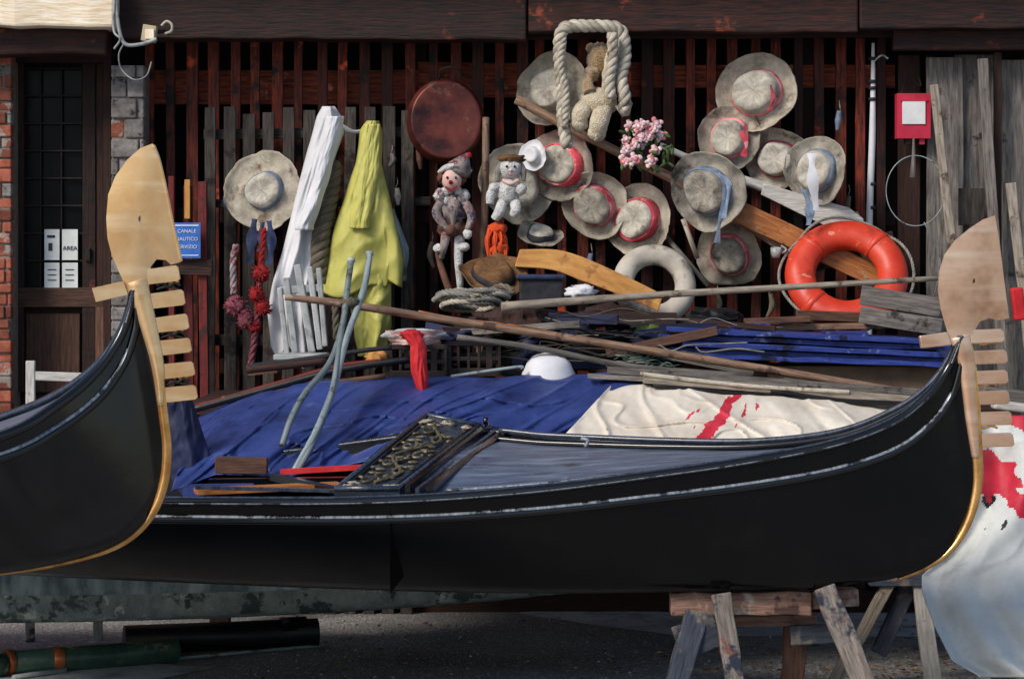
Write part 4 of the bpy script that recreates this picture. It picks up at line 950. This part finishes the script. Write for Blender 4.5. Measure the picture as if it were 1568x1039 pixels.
# ---------------------------------------------------------------- trestles
b=B('sawhorse'); y=.12
b.beam(at(1026,922,y),at(1240,920,y),.09,.12,'trestle_red',n=6,jit=.004,tint=.9); b.beam(at(1240,918,y),at(1312,912,y+.02),.07,.085,'trestle_red',n=2,jit=.004)
for (u0,v0,y0,u1,v1,y1,w,m) in ((1066,935,.0,1004,1180,-.12,.09,'trestle_dark'),(1104,908,-.02,1150,1192,-.14,.075,'trestle'),(1220,935,.22,1206,1150,.34,.09,'trestle_brown'),(1262,898,.0,1385,1200,-.16,.09,'trestle')):
    p0=at(u0,v0,y0); p1=at(u1,v1,y1); t=(p0.z-GZ)/(p0.z-p1.z); p1=p0+(p1-p0)*t
    b.beam(p0,p1,w,.06,m,n=8,jit=.004)
b.beam(at(1036,985,-.02),at(1100,962,-.02),.13,.03,'trestle_dark',n=2,jit=.004); b.beam(at(1120,950,.2),at(1250,948,.2),.045,.03,'trestle_red'); b.beam(at(1210,972,.15),at(1285,968,.15),.08,.03,'trestle_dark',n=3,jit=.004,tint=.1)
b.build(bevel=.006)
b=B('sawhorse'); y=1.3
for (u0,v0,u1,v1,w,m) in ((1366,885,1310,985,.05,'pale_wood'),(1408,885,1424,1010,.075,'white_paint_wood')):
    p0=at(u0,v0,y);p1=at(u1,v1,y); p1=p0+(p1-p0)*((p0.z-GZ)/(p0.z-p1.z)); b.beam(p0,p1,w,.05,m,n=4,jit=.003)
b.beam(at(1330,880,y),at(1640,880,y),.09,.08,'trestle_dark'); b.beam(at(1640,880,y),at(1640,1009,y),.08,.08,'trestle_dark')
b.beam(at(1395,890,y+.05),at(1345,1000,y+.05),.07,.04,'trestle_dark'); b.build(bevel=.005)
b=B('sawhorse')
for x in (-3.0,):
    for yy in (-1.8,1.0):
        for dx in (-.2,.2): b.beam((x,yy,.66),(x+dx,yy,GZ),.08,.06,'trestle')
    b.beam((x,-2.0,.66),(x,1.2,.66),.1,.1,'trestle')
b.build(bevel=.005)
def rs(t,s):
    if t<.42 and noise.noise(Vector((s*2.2,t*7,2)))*1.3+.45-t*1.3+.25*noise.noise(Vector((s*14,t*26,5)))>.12: return 'red_stain'
    if .22<t<.5 and s<.32 and noise.noise(Vector((s*22,t*14,9)))>.42: return 'black_rubber'
    return 'sheet_white'
b=B('draped_sheet')
cloth([(636,1500),(700,1504),(760,1500),(800,1482),(850,1450),(880,1412),(905,1412),(960,1432),(1010,1458),(1034,1500)],[(636,1760),(1040,1760)],636,1036,.75,'sheet_white',bulge=.0,fold=.07,kf=3.5,nu=150,nv=130,seed=22,b=b,matfn=rs,conv=False,yfn=lambda s,t:1.05-.5*t)
b.build(solid=.005)
b=B('boat_under_sheet')
b.box((3.1,1.85,1.0),(2.2,1.0,.45),'black_back'); b.beam(at(1500,600,1.3),at(1800,640,1.3),.06,.2,'grey_plank'); b.beam(at(1520,618,1.15),at(1800,655,1.15),.04,.1,'white_paint_wood'); b.beam(at(1556,440,2.6),at(1562,490,2.6),.06,.05,'red_cloth')
for x in (2.2,4.0):
    for yy in (1.5,2.2): b.beam((x,yy,0),(x,yy,.78),.08,.08,'trestle_dark')
b.build(bevel=.01)
b=B('awning_roll')
def rod(b,u0,v0,u1,v1,r,m,**k):
    b.tube([gz(u0,v0)+Vector((0,0,r)),gz(u1,v1)+Vector((0,0,r))],r,m,n=24,**k)
rod(b,5,1035,270,1014,.055,'roll_green'); rod(b,8,1035,18,1034,.058,'copper'); rod(b,-30,1039,8,1036,.052,'roll_green'); rod(b,80,1029,96,1028,.057,'copper')
b.tube([gz(20,1042)+Vector((0,0,.012)),gz(100,1030)+Vector((0,0,.012))],.012,'white_plastic')
b.build()
b=B('rubber_roll'); rod(b,190,1003,486,991,.070,'black_rubber'); rod(b,430,993,468,991.3,.075,'glass_dark')
b.tube([gz(230,1014)+Vector((0,-.03,.01)),gz(490,992)+Vector((0,0,.01))],.008,'grey_pipe'); b.build()

# ---------------------------------------------------------------- camera, light
sc=bpy.context.scene
cam=bpy.data.cameras.new('camera'); co=bpy.data.objects.new('camera',cam); sc.collection.objects.link(co)
co.location=(0,CAMY,HZ); co.rotation_euler=(math.pi/2,0,0); cam.lens=36*F/1568; cam.sensor_width=36; cam.shift_y=-119.5/1568; cam.clip_end=1000
sc.camera=co
w=bpy.data.worlds.new('World'); sc.world=w; w.use_nodes=True; nt=w.node_tree
sky=nt.nodes.new('ShaderNodeTexSky'); sky.sky_type='NISHITA'; sky.sun_disc=False
el=math.radians(38); az=math.radians(225)
sky.sun_elevation=el; sky.sun_rotation=az
nt.links.new(sky.outputs[0],nt.nodes['Background'].inputs[0]); nt.nodes['Background'].inputs[1].default_value=.14
ld=bpy.data.lights.new('sun','SUN'); ld.energy=3.1; ld.angle=math.radians(20); ld.color=(1,.92,.82)
lo=bpy.data.objects.new('sun',ld); sc.collection.objects.link(lo)
d=Vector((math.sin(az)*math.cos(el),math.cos(az)*math.cos(el),math.sin(el)))
lo.rotation_euler=d.to_track_quat('Z','Y').to_euler(); lo.location=d*20
sc.view_settings.view_transform='Standard'; sc.view_settings.look='None'; sc.view_settings.exposure=0
